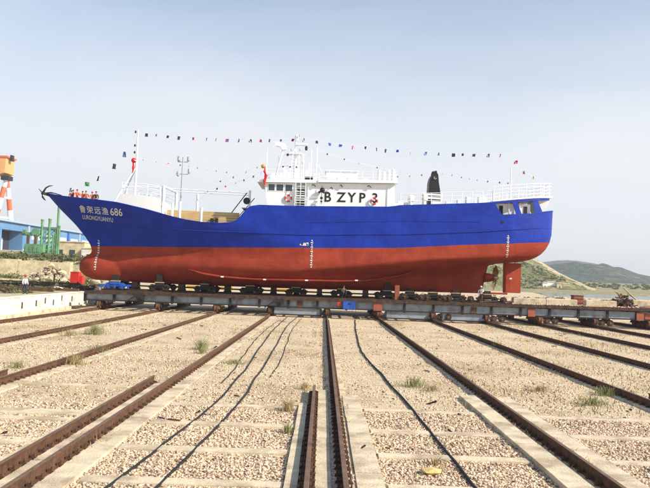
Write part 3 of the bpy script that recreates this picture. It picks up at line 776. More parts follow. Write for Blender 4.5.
# propeller, shaft, rudder, sole piece
MB().lathe((18.6, SY, 4.95), (1, 0, 0), [(.55, 0), (.5, .5), (.4, .9), (.38, 1.0)], 16).build('shaft_boss', M_hred, ship, smooth=True)
pr = MB(); pr.lathe((19.62, SY, 4.95), (1, 0, 0), [(.3, 0), (.34, .15), (.28, .5), (.06, .68)], 16); prop = pr.build('propeller', M_bronze, ship, smooth=True)
for k in range(4):
    a = R(20 + 90 * k); s = MB(); vs = []; fs = []; n = 9
    for i in range(n):
        r = .22 + 1.25 * i / (n - 1); w = .62 * math.sin(math.pi * (.16 + .76 * i / (n - 1))); tw = R(62 - 38 * i / (n - 1))
        for sdd in (-1, 1):
            for th in (-.025, .025):
                u = sdd * w * .6; ax = u * math.sin(tw) + th; tt = u * math.cos(tw)
                vs.append((19.87 + ax, SY + r * math.cos(a) - tt * math.sin(a), 4.95 + r * math.sin(a) + tt * math.cos(a)))
    for i in range(n - 1):
        b0 = i * 4; fs += [(b0, b0 + 2, b0 + 6, b0 + 4), (b0 + 1, b0 + 5, b0 + 7, b0 + 3), (b0, b0 + 4, b0 + 5, b0 + 1), (b0 + 2, b0 + 3, b0 + 7, b0 + 6)]
    fs += [(0, 1, 3, 2), (4 * n - 4, 4 * n - 2, 4 * n - 1, 4 * n - 3)]
    s.add(vs, fs); s.build('blade', M_bronze, prop)
rud = MB(); prof = [(0, .02), (.06, .14), (.3, .24), (.8, .22), (1.5, .11), (2.05, .02)]
ring = [(x, y) for x, y in prof] + [(x, -y) for x, y in prof[::-1]]
vs = [(20.8 + x, SY + y, 3.28) for x, y in ring] + [(20.78 + x * 1.02, SY + y, 6.72) for x, y in ring]; k = len(ring)
rud.add(vs, [tuple(range(k))[::-1], tuple(range(k, 2 * k))] + [(i, (i + 1) % k, (i + 1) % k + k, i + k) for i in range(k)])
ru = rud.build('rudder', M_hred, ship)
MB().box(21.5, 21.75, 80.76, 80.8, 4.85, 5.0).build('white_plate', M_wrail, ru)
MB().lathe((21.1, SY, 6.6), (0, 0, 1), [(.2, 0), (.2, .4)], 10).build('rudder_stock', M_hred, ship)
MB().box(18.3, 21.3, 80.8, 81.2, 3.05, 3.26).build('sole_piece', M_hred, ship)

# bow roller with hooked anchor arms
s = MB()
s.tube([(-32.75, 80.7, 13.05), (-32.6, 80.75, 12.8), (-32.0, 80.8, 12.65)], .16, 8)
s.build('bow_roller', M_black, ship)
an = MB(); an.tube([(-31.6, 80.6, 13.75), (-32.0, 80.55, 13.68), (-32.35, 80.5, 13.45), (-32.55, 80.5, 13.1), (-32.75, 80.5, 12.75), (-32.7, 80.5, 12.4), (-32.45, 80.5, 12.1), (-32.3, 80.5, 12.0)], [.03, .07, .09, .12, .15, .12, .08, .03], 8)
an.tube([(-33.1, 80.3, 13.3), (-32.85, 80.4, 13.0), (-32.6, 80.5, 12.8), (-32.3, 80.6, 12.7)], [.03, .07, .1, .05], 7)
an.tube([(-32.6, 80.7, 12.85), (-31.8, 80.6, 12.95), (-31.3, 80.5, 12.85), (-30.4, 80.2, 12.6)], .06, 6)
an.build('bow_anchor', M_black, ship)
s = MB(); s.tube([(-32.3, SY, 12.95), (-31.4, SY, 12.9), (-30.6, SY, 12.6)], .05, 6); s.build('forestay_rope', M_black, ship)

# railings
def railing(pts, h, name='railing', mt=M_wrail, post=1.3, r=.032, mid=2, parent=None):
    """pts: base polyline"""
    s = MB(); P = [Vector(p) for p in pts]; d = [0]
    for i in range(1, len(P)): d.append(d[-1] + (P[i] - P[i - 1]).length)
    def at(q):
        for i in range(1, len(P)):
            if q <= d[i] + 1e-6:
                t = (q - d[i - 1]) / max(1e-6, d[i] - d[i - 1]); return P[i - 1].lerp(P[i], t)
        return P[-1]
    n = max(1, round(d[-1] / post))
    for k in range(n + 1):
        p = at(d[-1] * k / n); s.tube([p, p + Vector((0, 0, h))], r, 5)
    for j in range(mid + 1):
        z = h * (1 - j / (mid + 1)); s.tube([p + Vector((0, 0, z)) for p in P], r * .85, 5)
    return s.build(name, mt, parent or ship)
fo = lambda x: half_breadth(x, lerp(S1, x)) - .12
railing([(x, SY - fo(x), wh(x)) for x in np.linspace(-22.7, -18.3, 6)], 1.25, r=.045)
railing([(x, SY + fo(x), wh(x)) for x in np.linspace(-22.7, -18.3, 6)], 1.25, r=.045)
pd = lambda x: 13.24 + (x - 18.3) * .135 + .15
edge = [(x, SY - (half_breadth(min(x, 25.2), 12) - .08) * (1 if x < 24.7 else .86), pd(x)) for x in np.linspace(18.4, 25.5, 10)]
bk = [(x, 2 * SY - y, z) for x, y, z in edge[::-1]]
railing(edge + bk, 1.5, post=.95, r=.042, mid=3)
ud = lambda x: lerp(S2, x)
railing([(x, SY - half_breadth(x, 11) + .12, ud(x)) for x in np.linspace(8.2, 18.3, 12)], 1.25, post=1.1, r=.038)
railing([(x, SY + half_breadth(x, 11) - .12, ud(x)) for x in np.linspace(8.2, 18.3, 12)], 1.25, post=1.1, r=.038)
railing([(x, SY - half_breadth(x, 11) + .12, ud(x)) for x in np.linspace(-3.4, -.8, 4)], 1.0, post=1.1, r=.03, mid=2)

# foremast with raked legs
fm = MB(); fm.tube([(-22.2, SY, 11.3), (-22.2, SY, 17.2), (-22.2, SY, 20.7)], [.15, .12, .06], 8); fmast = fm.build('foremast', M_wrail, ship)
for y in (79.6, 82.4): MB().tube([(-24.3, y, 11.7), (-22.3, SY, 16.2)], .10, 7).build('raked_leg', M_wrail, fmast)
MB().tube([(-22.9, 80.1, 11.6), (-22.9, 80.1, 14.0)], .06, 6).build('strut', M_wrail, fmast)
MB().tube([(-23.4, 80.0, 13.9), (-21.2, 80.0, 13.9)], .06, 6).build('cross_bar', M_wrail, fmast)
MB().tube([(-22.2, SY, 17.0), (-22.2, 80.2, 17.0)], .05, 6).build('yard', M_wrail, fmast)
for z in (20.3, 18.7, 17.9): MB().lathe((-22.45, 80.9, z), (0, 0, 1), [(.09, 0), (.11, .1), (.09, .26)], 8).build('mast_light', M_dark, fmast)
s = MB(); s.tube([(-18.25, 78.4, 10.5), (-18.25, 78.2, 13.9)], .18, 8); s.tube([(-17.9, 83.5, 10.5), (-17.9, 83.5, 13.8)], .18, 8); s.tube([(-18.25, 78.2, 13.85), (-17.9, 83.5, 13.8)], .12, 8)
s.tube([(-18.3, 78.2, 13.2), (-18.9, 78.2, 13.85)], .07, 6); s.build('derrick_frame', M_wrail, ship)
for (x, z0, z1, y) in ((-17.3, 9, 12.05, 78.8), (-16.45, 9, 12.25, 78.8), (-13.95, 9.0, 11.6, 78.4), (-15.2, 9, 13.55, 82.6)):
    MB().tube([(x, y, z0), (x, y, z1)], .16 if x != -15.2 else .15, 8).build('deck_post', M_wrail, ship)
# boom across the well
s = MB(); s.tube([(-22.3, SY, 14.1), (-18.4, SY, 13.95), (-9.1, SY, 13.75)], .055, 6); s.tube([(-18.2, 82, 13.75), (-9.1, 82, 13.6)], .05, 6)
s.build('boom', M_wrail, ship)
s = MB(); s.tube([(-9.1, 80.2, 13.7), (-11.0, 80.2, 11.0)], .06, 6); s.tube([(-8.2, 80.2, 13.1), (-10.2, 80.2, 10.6)], .05, 6); s.build('derrick_stay', M_dark, ship)
MB().tube([(-8.7, 79.5, 11.9), (-8.7, 79.5, 13.9)], .14, 8).build('deck_post', M_wrail, ship)
s = MB(); s.torus((-9.0, 79.3, 12.65), (0, 1, 0), .30, .1, 14, 6); s.lathe((-9.0, 79.2, 12.65), (0, 1, 0), [(.2, 0), (.2, .4)], 10); s.build('mooring_reel', M_black, ship)
# grey signal pole with lamp clusters amid the well
gp = MB().tube([(-17.15, 82.4, 8.9), (-17.1, 82.4, 17.9)], [.12, .07], 8).build('lamp_mast', mat('grey_steel', (.38, .40, .43), .5), ship)
for z, w in ((17.35, .6), (15.9, .7)):
    MB().tube([(-17.12 - w, 82.4, z), (-17.12 + w, 82.4, z)], .05, 6).build('cross_arm', MATS['grey_steel'], gp)
for (x, z) in ((-17.6, 17.4), (-16.45, 17.4), (-17.6, 15.6), (-16.3, 15.95)):
    MB().lathe((x, 82.4, z), (0, 0, 1), [(.1, 0), (.17, .12), (.17, .55), (.1, .62)], 10).build('lamp', MATS['grey_steel'], gp)
# windlass on the fo'c'sle
w = MB(); w.lathe((-20.2, 79.2, 12.5), (0, 1, 0), [(.36, 0), (.36, .08), (.22, .1), (.22, .9), (.36, .92), (.36, 1.0)], 14); w.box(-20.5, -19.7, 79.3, 80.2, 11.1, 12.4)
w.build('windlass', M_dark, ship)

# ------------------------------------------------------------------ superstructure
YN, YF = 78.0, 84.0
# bridge with slanted front
br = MB(); br.prism([(-6.48, 11.9), (-6.95, 14.62), (-3.45, 14.72), (-3.45, 11.9)], YN, YF); bridge = br.build('bridge_wall', M_white, ship)
rf = MB(); rf.prism([(-7.75, 14.68), (-7.7, 14.80), (-7.0, 15.02), (-.9, 15.10), (-.9, 14.80), (-6.9, 14.66)], YN - .35, YF + .35); roof = rf.build('bridge_roof', M_white, ship)
hs = MB(); hs.prism([(-2.25, 11.9), (-2.25, 14.80), (7.62, 15.02), (7.75, 12.1)], YN, YF); house = hs.build('deckhouse_wall', M_white, ship)
MB().box(-3.45, -2.25, YN + .9, YF - .4, 11.9, 14.72).build('recess_wall', M_white, ship)
MB().box(-3.25, -2.45, YN + .84, YN + .9, 12.1, 14.25).build('door', M_dark, ship)  # dark door, built larger to stand in for the shade of the recess
MB().prism([(-.95, 14.86), (-.95, 15.12), (7.95, 15.32), (7.95, 15.06)], YN - .45, YF + .45).build('deckhouse_roof', M_white, ship)
MB().box(7.62, 8.6, YN + .4, YF - .4, 12.1, 12.9).build('aft_locker', M_white, ship)
def window(x0, x1, z0, z1, parent, slant=0):
    f = MB(); t = .06; y0 = YN - .035
    for q in ((x0 - t, x1 + t, z0 - t, z0), (x0 - t, x1 + t, z1, z1 + t), (x0 - t, x0, z0, z1), (x1, x1 + t, z0, z1)): f.box(q[0], q[1], y0, YN + .02, q[2], q[3])
    fo_ = f.build('window', M_wrail, parent); MB().box(x0, x1, YN - .015, YN + .01, z0, z1).build('pane', M_glass, fo_)
for (a, b) in ((-6.48, -5.78), (-5.58, -4.82), (-4.58, -3.82)): window(a, b, 13.78, 14.5, bridge)
for k in range(5):
    y = 78.35 + k * 1.1
    x0, z0, x1, z1 = -6.79, 13.7, -6.93, 14.5
    fr = MB().hexa([(x0 - .05, y, z0 - .06), (x0 - .05, y + .95, z0 - .06), (x0 + .02, y + .95, z0 - .06), (x0 + .02, y, z0 - .06), (x1 - .05, y, z1 + .05), (x1 - .05, y + .95, z1 + .05), (x1 + .02, y + .95, z1 + .05), (x1 + .02, y, z1 + .05)]).build('window', M_wrail, bridge)
    MB().hexa([(x0 - .07, y + .07, z0), (x0 - .07, y + .88, z0), (x0 - .04, y + .88, z0), (x0 - .04, y + .07, z0), (x1 - .07, y + .07, z1), (x1 - .07, y + .88, z1), (x1 - .04, y + .88, z1), (x1 - .04, y + .07, z1)]).build('pane', M_glass, fr)
# stairs in the recess with hand rails
st = MB()
for k in range(9): st.box(-3.35, -2.4, 77.2 + k * .06, 77.42 + k * .06, 12.15 + k * .27, 12.19 + k * .27)
st.build('ladder_steps', M_wrail, ship)
s = MB()
for z in (12.9, 13.3, 13.7): s.tube([(-3.5, 77.5, z), (-2.2, 77.5, z)], .03, 5)
for x in (-3.4, -2.85, -2.3): s.tube([(x, 77.5, 11.95), (x, 77.5, 14.7)], .04, 5)
s.build('recess_railing', M_wrail, ship)
for (a, b, z) in ((-1.6, -1.2, 14.55), (1.55, 1.8, 14.6), (4.6, 5.0, 14.65), (.45, .7, 14.3)):
    MB().tube([(a, 77.95, z), ((a + b) / 2, 77.7, z + .05), (b, 77.8, z - .18)], .05, 6).build('wall_lamp', M_dark, house)
# roof deck fittings
railing([(x, YN - .35, 15.12 + (x + .95) * .022) for x in np.linspace(-.9, 7.9, 8)] + [(7.9, YF + .3, 15.3), (-.9, YF + .3, 15.12)], 1.0, post=1.2, r=.03)
railing([(-.85, YF, 15.05), (-6.8, YF, 15.0), (-6.8, YN, 15.0), (-.85, YN, 15.05)], 1.15, post=1.0, r=.03)
ac = MB().box(-.05, 3.5, 79.2, 82.4, 15.18, 16.45).build('roof_casing', M_white, ship)
for x in (.0, 1.2, 2.4): MB().box(x + .05, x + 1.0, 79.12, 79.2, 15.3, 15.8).build('casing_panel', M_wrail, ac)
MB().box(-.2, 3.65, 79.05, 82.55, 16.45, 16.52).build('casing_top', M_white, ac)
# slanted ladder from bridge roof
s = MB(); s.beam((-.95, 77.9, 16.9), (-.1, 77.9, 15.15), .06); s.beam((-.95, 78.4, 16.9), (-.1, 78.4, 15.15), .06)
for k in range(6): t = k / 5; s.beam((-.9 + .8 * t, 77.9, 16.8 - 1.6 * t), (-.9 + .8 * t, 78.4, 16.8 - 1.6 * t), .05)
s.build('roof_ladder', M_wrail, ship)
for x, h in ((-1.2, 4.2), (-1.85, 3.9)): MB().tube([(x, 79.5, 15.05), (x, 79.5, 15.05 + h)], [.07, .045], 6).build('whip_aerial', M_wrail, ship)
for x, h in ((-6.9, 3.7), (-5.75, 3.4)): MB().tube([(x, 79.0 if x < -6 else 82, 15.0), (x + .05, 79.0 if x < -6 else 82, 15.0 + h)], [.06, .04], 6).build('whip_aerial', M_wrail, ship)
# radar mast
rm = MB(); rm.tube([(-3.75, SY, 15.0), (-3.75, SY, 17.3), (-3.72, SY, 20.3)], [.2, .16, .10], 8); rmast = rm.build('radar_mast', M_wrail, ship)
MB().tube([(-2.75, SY, 15.0), (-2.85, SY, 18.6)], .08, 7).build('mast_leg', M_wrail, rmast)
MB().tube([(-6.1, 80.5, 15.0), (-5.1, 80.6, 19.3)], [.11, .09], 7).build('searchlight_pole', M_wrail, rmast)
s = MB(); s.prism([(-6.1, 19.75), (-6.0, 19.3), (-5.5, 19.2), (-5.15, 18.8), (-4.85, 18.95), (-4.8, 19.35), (-5.0, 19.6)], 80.2, 80.9); s.build('radar_scanner', M_wrail, rmast)
for (x0, x1, z) in ((-5.1, -3.6, 18.4), (-3.9, -2.6, 18.45), (-5.4, -2.7, 17.1), (-3.9, -2.7, 19.5)):
    MB().tube([(x0, SY, z), (x1, SY, z)], .06, 6).build('platform_bar', M_wrail, rmast)
MB().box(-4.4, -3.0, 80.3, 81.7, 18.45, 18.55).build('mast_platform', M_wrail, rmast)
MB().lathe((-3.65, SY, 20.1), (0, 0, 1), [(.22, 0), (.24, .3), (.2, .6), (.06, .72)], 10).build('radome', M_wrail, rmast)
MB().box(-3.5, -2.3, 80.7, 80.95, 19.6, 19.75).build('radar_bar', M_wrail, rmast)
MB().lathe((-2.5, SY, 19.0), (0, 0, 1), [(.1, 0), (.15, .1), (.15, .45), (.1, .5)], 8).build('navigation_light', M_black, rmast)
MB().lathe((-4.6, 80.5, 18.15), (0, 0, 1), [(.1, 0), (.14, .1), (.12, .3)], 8).build('navigation_light', M_dark, rmast)
MB().ball((-2.85, SY, 17.6), .22, 10).build('radome', M_wrail, rmast)
for (x, z, h) in ((-5.2, 15.1, .9), (-4.7, 15.1, 1.2), (-4.3, 15.1, 1.0), (-3.3, 15.1, 1.4), (-2.3, 15.1, 1.3), (-4.9, 16.4, .3), (-5.6, 15.1, .7)):
    MB().box(x - .12, x + .14, 79.2, 79.5, z, z + h).build('roof_fitting', M_wrail, ship)
for x in (-5.0, -4.2, -3.5): MB().ball((x, 79.1, 16.7), .11, 8).build('navigation_light', M_dark, rmast)
MB().box(-2.45, -1.55, 78.0, 78.3, 15.2, 15.5).build('black_locker', M_black, ship)
for (x0, z0, x1, z1, r_) in ((-4.5, 15.0, -4.1, 17.9, .05), (-4.1, 17.9, -3.8, 19.0, .04), (-3.3, 16.0, -3.3, 18.45, .05), (-5.7, 15.0, -5.65, 17.0, .05), (-2.1, 15.1, -2.1, 17.4, .04), (-3.75, 19.2, -2.9, 19.3, .035), (-3.75, 18.0, -4.6, 18.15, .035)):
    MB().tube([(x0, 80.2, z0), (x1, 80.4, z1)], r_, 6).build('mast_strut', M_wrail, rmast)
for k in range(9): MB().tube([(-4.45 + .04 * k, 80.2, 15.3 + .32 * k), (-3.8, 80.6, 15.3 + .32 * k)], .028, 5).build('rung', M_wrail, rmast)
for (x, z) in ((-4.2, 18.8), (-3.2, 18.85), (-2.9, 19.9), (-3.35, 20.5)): MB().lathe((x, 80.7, z), (0, 0, 1), [(.06, 0), (.1, .06), (.1, .2), (.05, .26)], 8).build('mast_lamp', MATS['grey_steel'], rmast)
for (x, w, h, y) in ((-6.2, .35, .8, 78.6), (-1.45, .3, .9, 78.5), (4.2, .5, .55, 78.4), (5.1, .4, .35, 78.3)): MB().box(x, x + w, y, y + .5, 15.05 + max(0, x) * .022, 15.05 + h).build('roof_fitting', M_white, ship)
MB().tube([(-2.0, 77.93, 12.4), (-2.0, 77.93, 14.7)], .035, 6).build('drain_pipe', M_white, house); MB().tube([(6.9, 77.93, 12.4), (6.9, 77.93, 14.9)], .035, 6).build('drain_pipe', M_white, house)
# funnel
fn = MB(); vs = []; prof = [(13.2, 11.75, 13.2), (14.6, 11.8, 13.15), (15.7, 11.85, 12.95), (16.2, 11.95, 12.9), (16.6, 12.15, 12.85), (16.78, 12.4, 12.75)]
for z, a, b in prof: vs += [(a, 80.2, z), (b, 80.2, z), (b, 81.9, z), (a, 81.9, z)]
fs = []
for i in range(len(prof) - 1):
    for j in range(4): fs.append((i * 4 + j, i * 4 + (j + 1) % 4, i * 4 + 4 + (j + 1) % 4, i * 4 + 4 + j))
fs += [(3, 2, 1, 0), (20, 21, 22, 23)]
fn.add(vs, fs); fun = fn.build('funnel', M_black, ship)
MB().tube([(12.3, 81, 16.6), (12.35, 81, 16.9), (12.8, 81, 17.0)], .2, 8).build('exhaust_pipe', M_dark, fun)
for z in (13.75, 14.15): MB().box(11.7, 13.25, 80.14, 80.19, z, z + .2).build('funnel_stripe', M_wrail, fun)
s = MB(); s.torus((12.5, 80.12, 16.2), (0, 1, 0), .13, .04, 14, 6, 0, 4.5); s.build('funnel_emblem', MATS['grey_steel'], fun)
# ventilator drums, lockers and winches on the aft deck
for (x, r, h) in ((9.55, .42, 1.25), (11.1, .42, 1.4)):
    MB().lathe((x, 78.8, lerp(S2, x) - .05), (0, 0, 1), [(r * .6, 0), (r * .6, h * .5), (r, h * .55), (r, h), (r * .8, h + .1)], 14).build('mushroom_vent', M_white, ship, smooth=False)
for (a, b, h) in ((8.3, 8.8, .7), (12.0, 13.1, .6), (14.9, 15.4, .7), (15.9, 16.4, 1.0), (17.3, 18.2, .9), (8.9, 9.3, .5), (13.6, 14.3, .5)):
    MB().box(a, b, 78.7, 79.6, lerp(S2, a) - .05, lerp(S2, a) + h).build('deck_locker', M_white, ship)
# aft mast
am = MB().tube([(21.45, SY, 13.7), (21.45, SY, 17.9)], [.1, .05], 8).build('aft_mast', M_wrail, ship)
MB().tube([(21.1, SY, 16.3), (21.8, SY, 16.3)], .03, 5).build('yard', M_wrail, am)
MB().tube([(25.6, SY, 14.3), (25.7, SY, 16.3)], .04, 6).build('stern_flagstaff', M_wrail, ship)
# liferafts on the deckhouse roof
for k, (x, h) in enumerate(((5.9, 1.35), (6.45, 1.2), (7.0, 1.35), (7.5, 1.5))):
    s = MB(); z = 15.28; s.lathe((x, 78.6, z), (0, 0, 1), [(.1, 0), (.19, .06), (.19, h * .48), (.205, h * .5), (.19, h * .52), (.19, h - .06), (.1, h)], 12)
    o = s.build('liferaft_canister', M_wrail, None)
    tag(o, ('leftmost', 'second', 'third', 'rightmost and tallest')[k] + ' of the upright white liferaft canisters on the deckhouse roof', 'liferaft', 'liferaft canisters on the roof')
# lifebuoys
def lifebuoy(x, y, z, label):
    t = thing('lifebuoy', (x, y, z), label, 'lifebuoy', 'lifebuoys on the deckhouse side')
    MB().torus((x, y, z), (0, 1, 0), .34, .085, 24, 8).build('ring', M_red, t, smooth=True)
    for k in range(4):
        a0 = R(45 + 90 * k - 14); MB().torus((x, y, z), (0, 1, 0), .34, .092, 4, 8, a0, a0 + R(28)).build('band', M_wrail, t)
lifebuoy(-4.2, 77.88, 12.98, 'red lifebuoy below the bridge windows, on the left end of the deckhouse')
lifebuoy(5.4, 77.80, 13.0, 'red lifebuoy hung over the last character of the call sign')

# things hung on the ship
s = MB(); s.tube([(-6.92, 77.55, 16.4), (-6.95, 77.5, 15.8), (-6.75, 77.5, 15.4), (-6.9, 77.5, 14.8), (-6.88, 77.5, 14.3)], [.08, .14, .2, .17, .08], 8); s.c = 1; s.ball((-7.12, 77.5, 16.4), .24, 10)
tag(s.build('red_ribbon', [M_redcloth, mat('gold_cloth', (.45, .25, .05), .8)], None), 'red silk ribbon and knot hanging from the front edge of the bridge roof', 'ribbon')
s = MB(); s.ball((-22.45, 80.75, 17.05), .30, 12); s.tube([(-22.5, 80.7, 16.8), (-22.45, 80.7, 16.2), (-22.5, 80.7, 15.6)], [.1, .16, .05], 7)
tag(s.build('red_ribbon', M_redcloth, None), 'red cloth ball with a tail tied halfway up the foremast', 'ribbon')
s = MB(); s.ball((-.42, 77.6, 13.98), .3, 12, (1, .8, 1)); s.ball((-.5, 77.62, 13.1), .17, 10); s.ball((-.75, 77.6, 13.75), .14, 8); s.ball((-.25, 77.6, 13.72), .12, 8); s.ball((-.5, 77.62, 12.72), .13, 8); s.tube([(-.5, 77.7, 14.5), (-.5, 77.65, 13.0), (-.5, 77.7, 12.4)], .03, 5)
tag(s.build('black_fender_string', M_black, None), 'string of black balls hanging in front of the first letter of the call sign', 'fender')

# ------------------------------------------------------------------ bunting
FC = [M_bluep, M_redcloth, M_ycloth, M_wrail, M_black, mat('green_cloth', (.05, .3, .1), .85), M_ncloth]
def bunting(pts, step, size, label, sag=.25, jig=.0):
    P = [Vector(p) for p in pts]
    s = MB(); line = []
    for i in range(len(P) - 1):
        n = 10
        for k in range(n):
            t = k / n; q = P[i].lerp(P[i + 1], t); q.z -= sag * 4 * t * (1 - t) * min(1, (P[i + 1] - P[i]).length / 15); line.append(q)
    line.append(P[-1]); s.tube(line, .012, 4)
    t = thing('signal_flag_line', line[0], label, 'bunting', 'strings of signal flags dressing the ship')
    s.build('line', M_wrail, t)
    d = [0]
    for i in range(1, len(line)): d.append(d[-1] + (line[i] - line[i - 1]).length)
    q = step * .6; k = 0
    while q < d[-1] - .3:
        i = int(np.searchsorted(d, q)); u = (q - d[i - 1]) / max(1e-6, d[i] - d[i - 1]); p = line[i - 1].lerp(line[i], u)
        a = random.uniform(-1.3, 1.3); w = size * random.uniform(.55, 1.2); h = size * random.uniform(.9, 1.35); c, sn = math.cos(a), math.sin(a); lean = random.uniform(-.5, .2)
        f = MB(); vs = []
        for iu in range(4):
            for iv in range(3):
                uu = iu / 3; vv = iv / 2; wv = .12 * size * math.sin(3.5 * uu + 2 * vv + q)
                vs.append(p + Vector((uu * w * c + wv * sn + lean * vv * h * .5, uu * w * sn + wv * c, -vv * h)))
        fs = [(i_ * 3 + j, i_ * 3 + j + 1, i_ * 3 + 4 + j, i_ * 3 + 3 + j) for i_ in range(3) for j in range(2)]
        f.c = 0; f.add(vs, fs)
        for z_ in range(len(f.m)): f.m[z_] = 0 if z_ % 3 else 1
        m1 = FC[random.choice([0, 1, 4, 4, 6, 6, 1, 0, 5, 6])]; m2 = FC[random.choice([0, 1, 3, 2, 6, 4, 6])]
        f.build('flag', [m1, m2], t); k += 1; q += step * random.uniform(.75, 1.25)
bunting([(-30.8, 80.8, 13.1), (-26.0, 81, 15.4), (-22.3, 81, 20.1)], 2.0, .5, 'short string of signal flags rising from the bow to the foremast top')
bunting([(-22.2, 81, 20.4), (-3.9, 81, 20.35)], 1.4, .32, 'long string of signal flags between the foremast top and the radar mast', .35)
bunting([(-3.7, 81, 20.6), (4.2, 81, 19.7), (21.4, 81, 19.5)], 1.4, .33, 'long string of signal flags from the radar mast to above the aft mast', .3)
MB_ = None
bunting([(21.4, 81, 19.5), (22.3, 81, 17.8), (25.7, 81, 16.2)], 1.5, .36, 'short string of signal flags running down to the stern staff')
bunting([(-22.2, 81, 17.4), (-16.8, 82.4, 17.0), (-11.5, 82, 16.3)], 1.2, .16, 'faint string of small pennants reaching the lamp mast', .2)
bunting([(-14.6, 82, 13.9), (-7.0, 81, 16.6)], 1.05, .2, 'string of small pennants rising to the front of the bridge', .5)
bunting([(-13.0, 80, 14.7), (-7.0, 80, 17.3)], 1.3, .16, 'upper string of tiny pennants rising toward the bridge roof', .4)
bunting([(-1.2, 80, 18.9), (7.5, 80, 16.9)], 1.9, .17, 'thin line with tiny pennants falling from the aerials to the deckhouse end', .3)
bunting([(12.8, 81, 17.1), (21.4, 81, 16.1)], 1.15, .17, 'string of tiny pennants between the funnel and the aft mast', .35)
bunting([(7.6, 82, 16.5), (12.0, 82, 17.0)], 1.2, .16, 'short string of tiny pennants between the deckhouse and the funnel', .3)

# ------------------------------------------------------------------ people
def skin_mesh(chains, name, mt, parent, off, sub=1, smooth=True):
    """chains: list of (points, radii, links) as trees of vertices"""
    me = bpy.data.meshes.new(name); bm = bmesh.new(); lay = bm.verts.layers.skin.verify(); root = True
    cache = {}
    for ci, (pts, rad) in enumerate(chains):
        prev = None
        for i, (p, r) in enumerate(zip(pts, rad)):
            key = tuple(round(c, 4) for c in p)
            if key in cache: v = cache[key]
            else:
                v = bm.verts.new(Vector(p)); cache[key] = v
                rr = r if isinstance(r, tuple) else (r, r); v[lay].radius = rr
                if ci == 0 and i == 0: v[lay].use_root = True
            if prev is not None and prev is not v:
                try: bm.edges.new((prev, v))
                except ValueError: pass
            prev = v
    bm.to_mesh(me); bm.free()
    o = bpy.data.objects.new(name, me); COL.objects.link(o)
    m = o.modifiers.new('s', 'SKIN'); m.use_smooth_shade = smooth; m.branch_smoothing = .3
    if sub: q = o.modifiers.new('u', 'SUBSURF'); q.levels = sub; q.render_levels = sub
    dg = bpy.context.evaluated_depsgraph_get(); dg.update()
    m2 = bpy.data.meshes.new_from_object(o.evaluated_get(dg)); COL.objects.unlink(o); bpy.data.objects.remove(o)
    m2.materials.clear(); m2.materials.append(mt); m2.name = name
    ob = bpy.data.objects.new(name, m2); COL.objects.link(ob); ob.parent = parent
    return ob
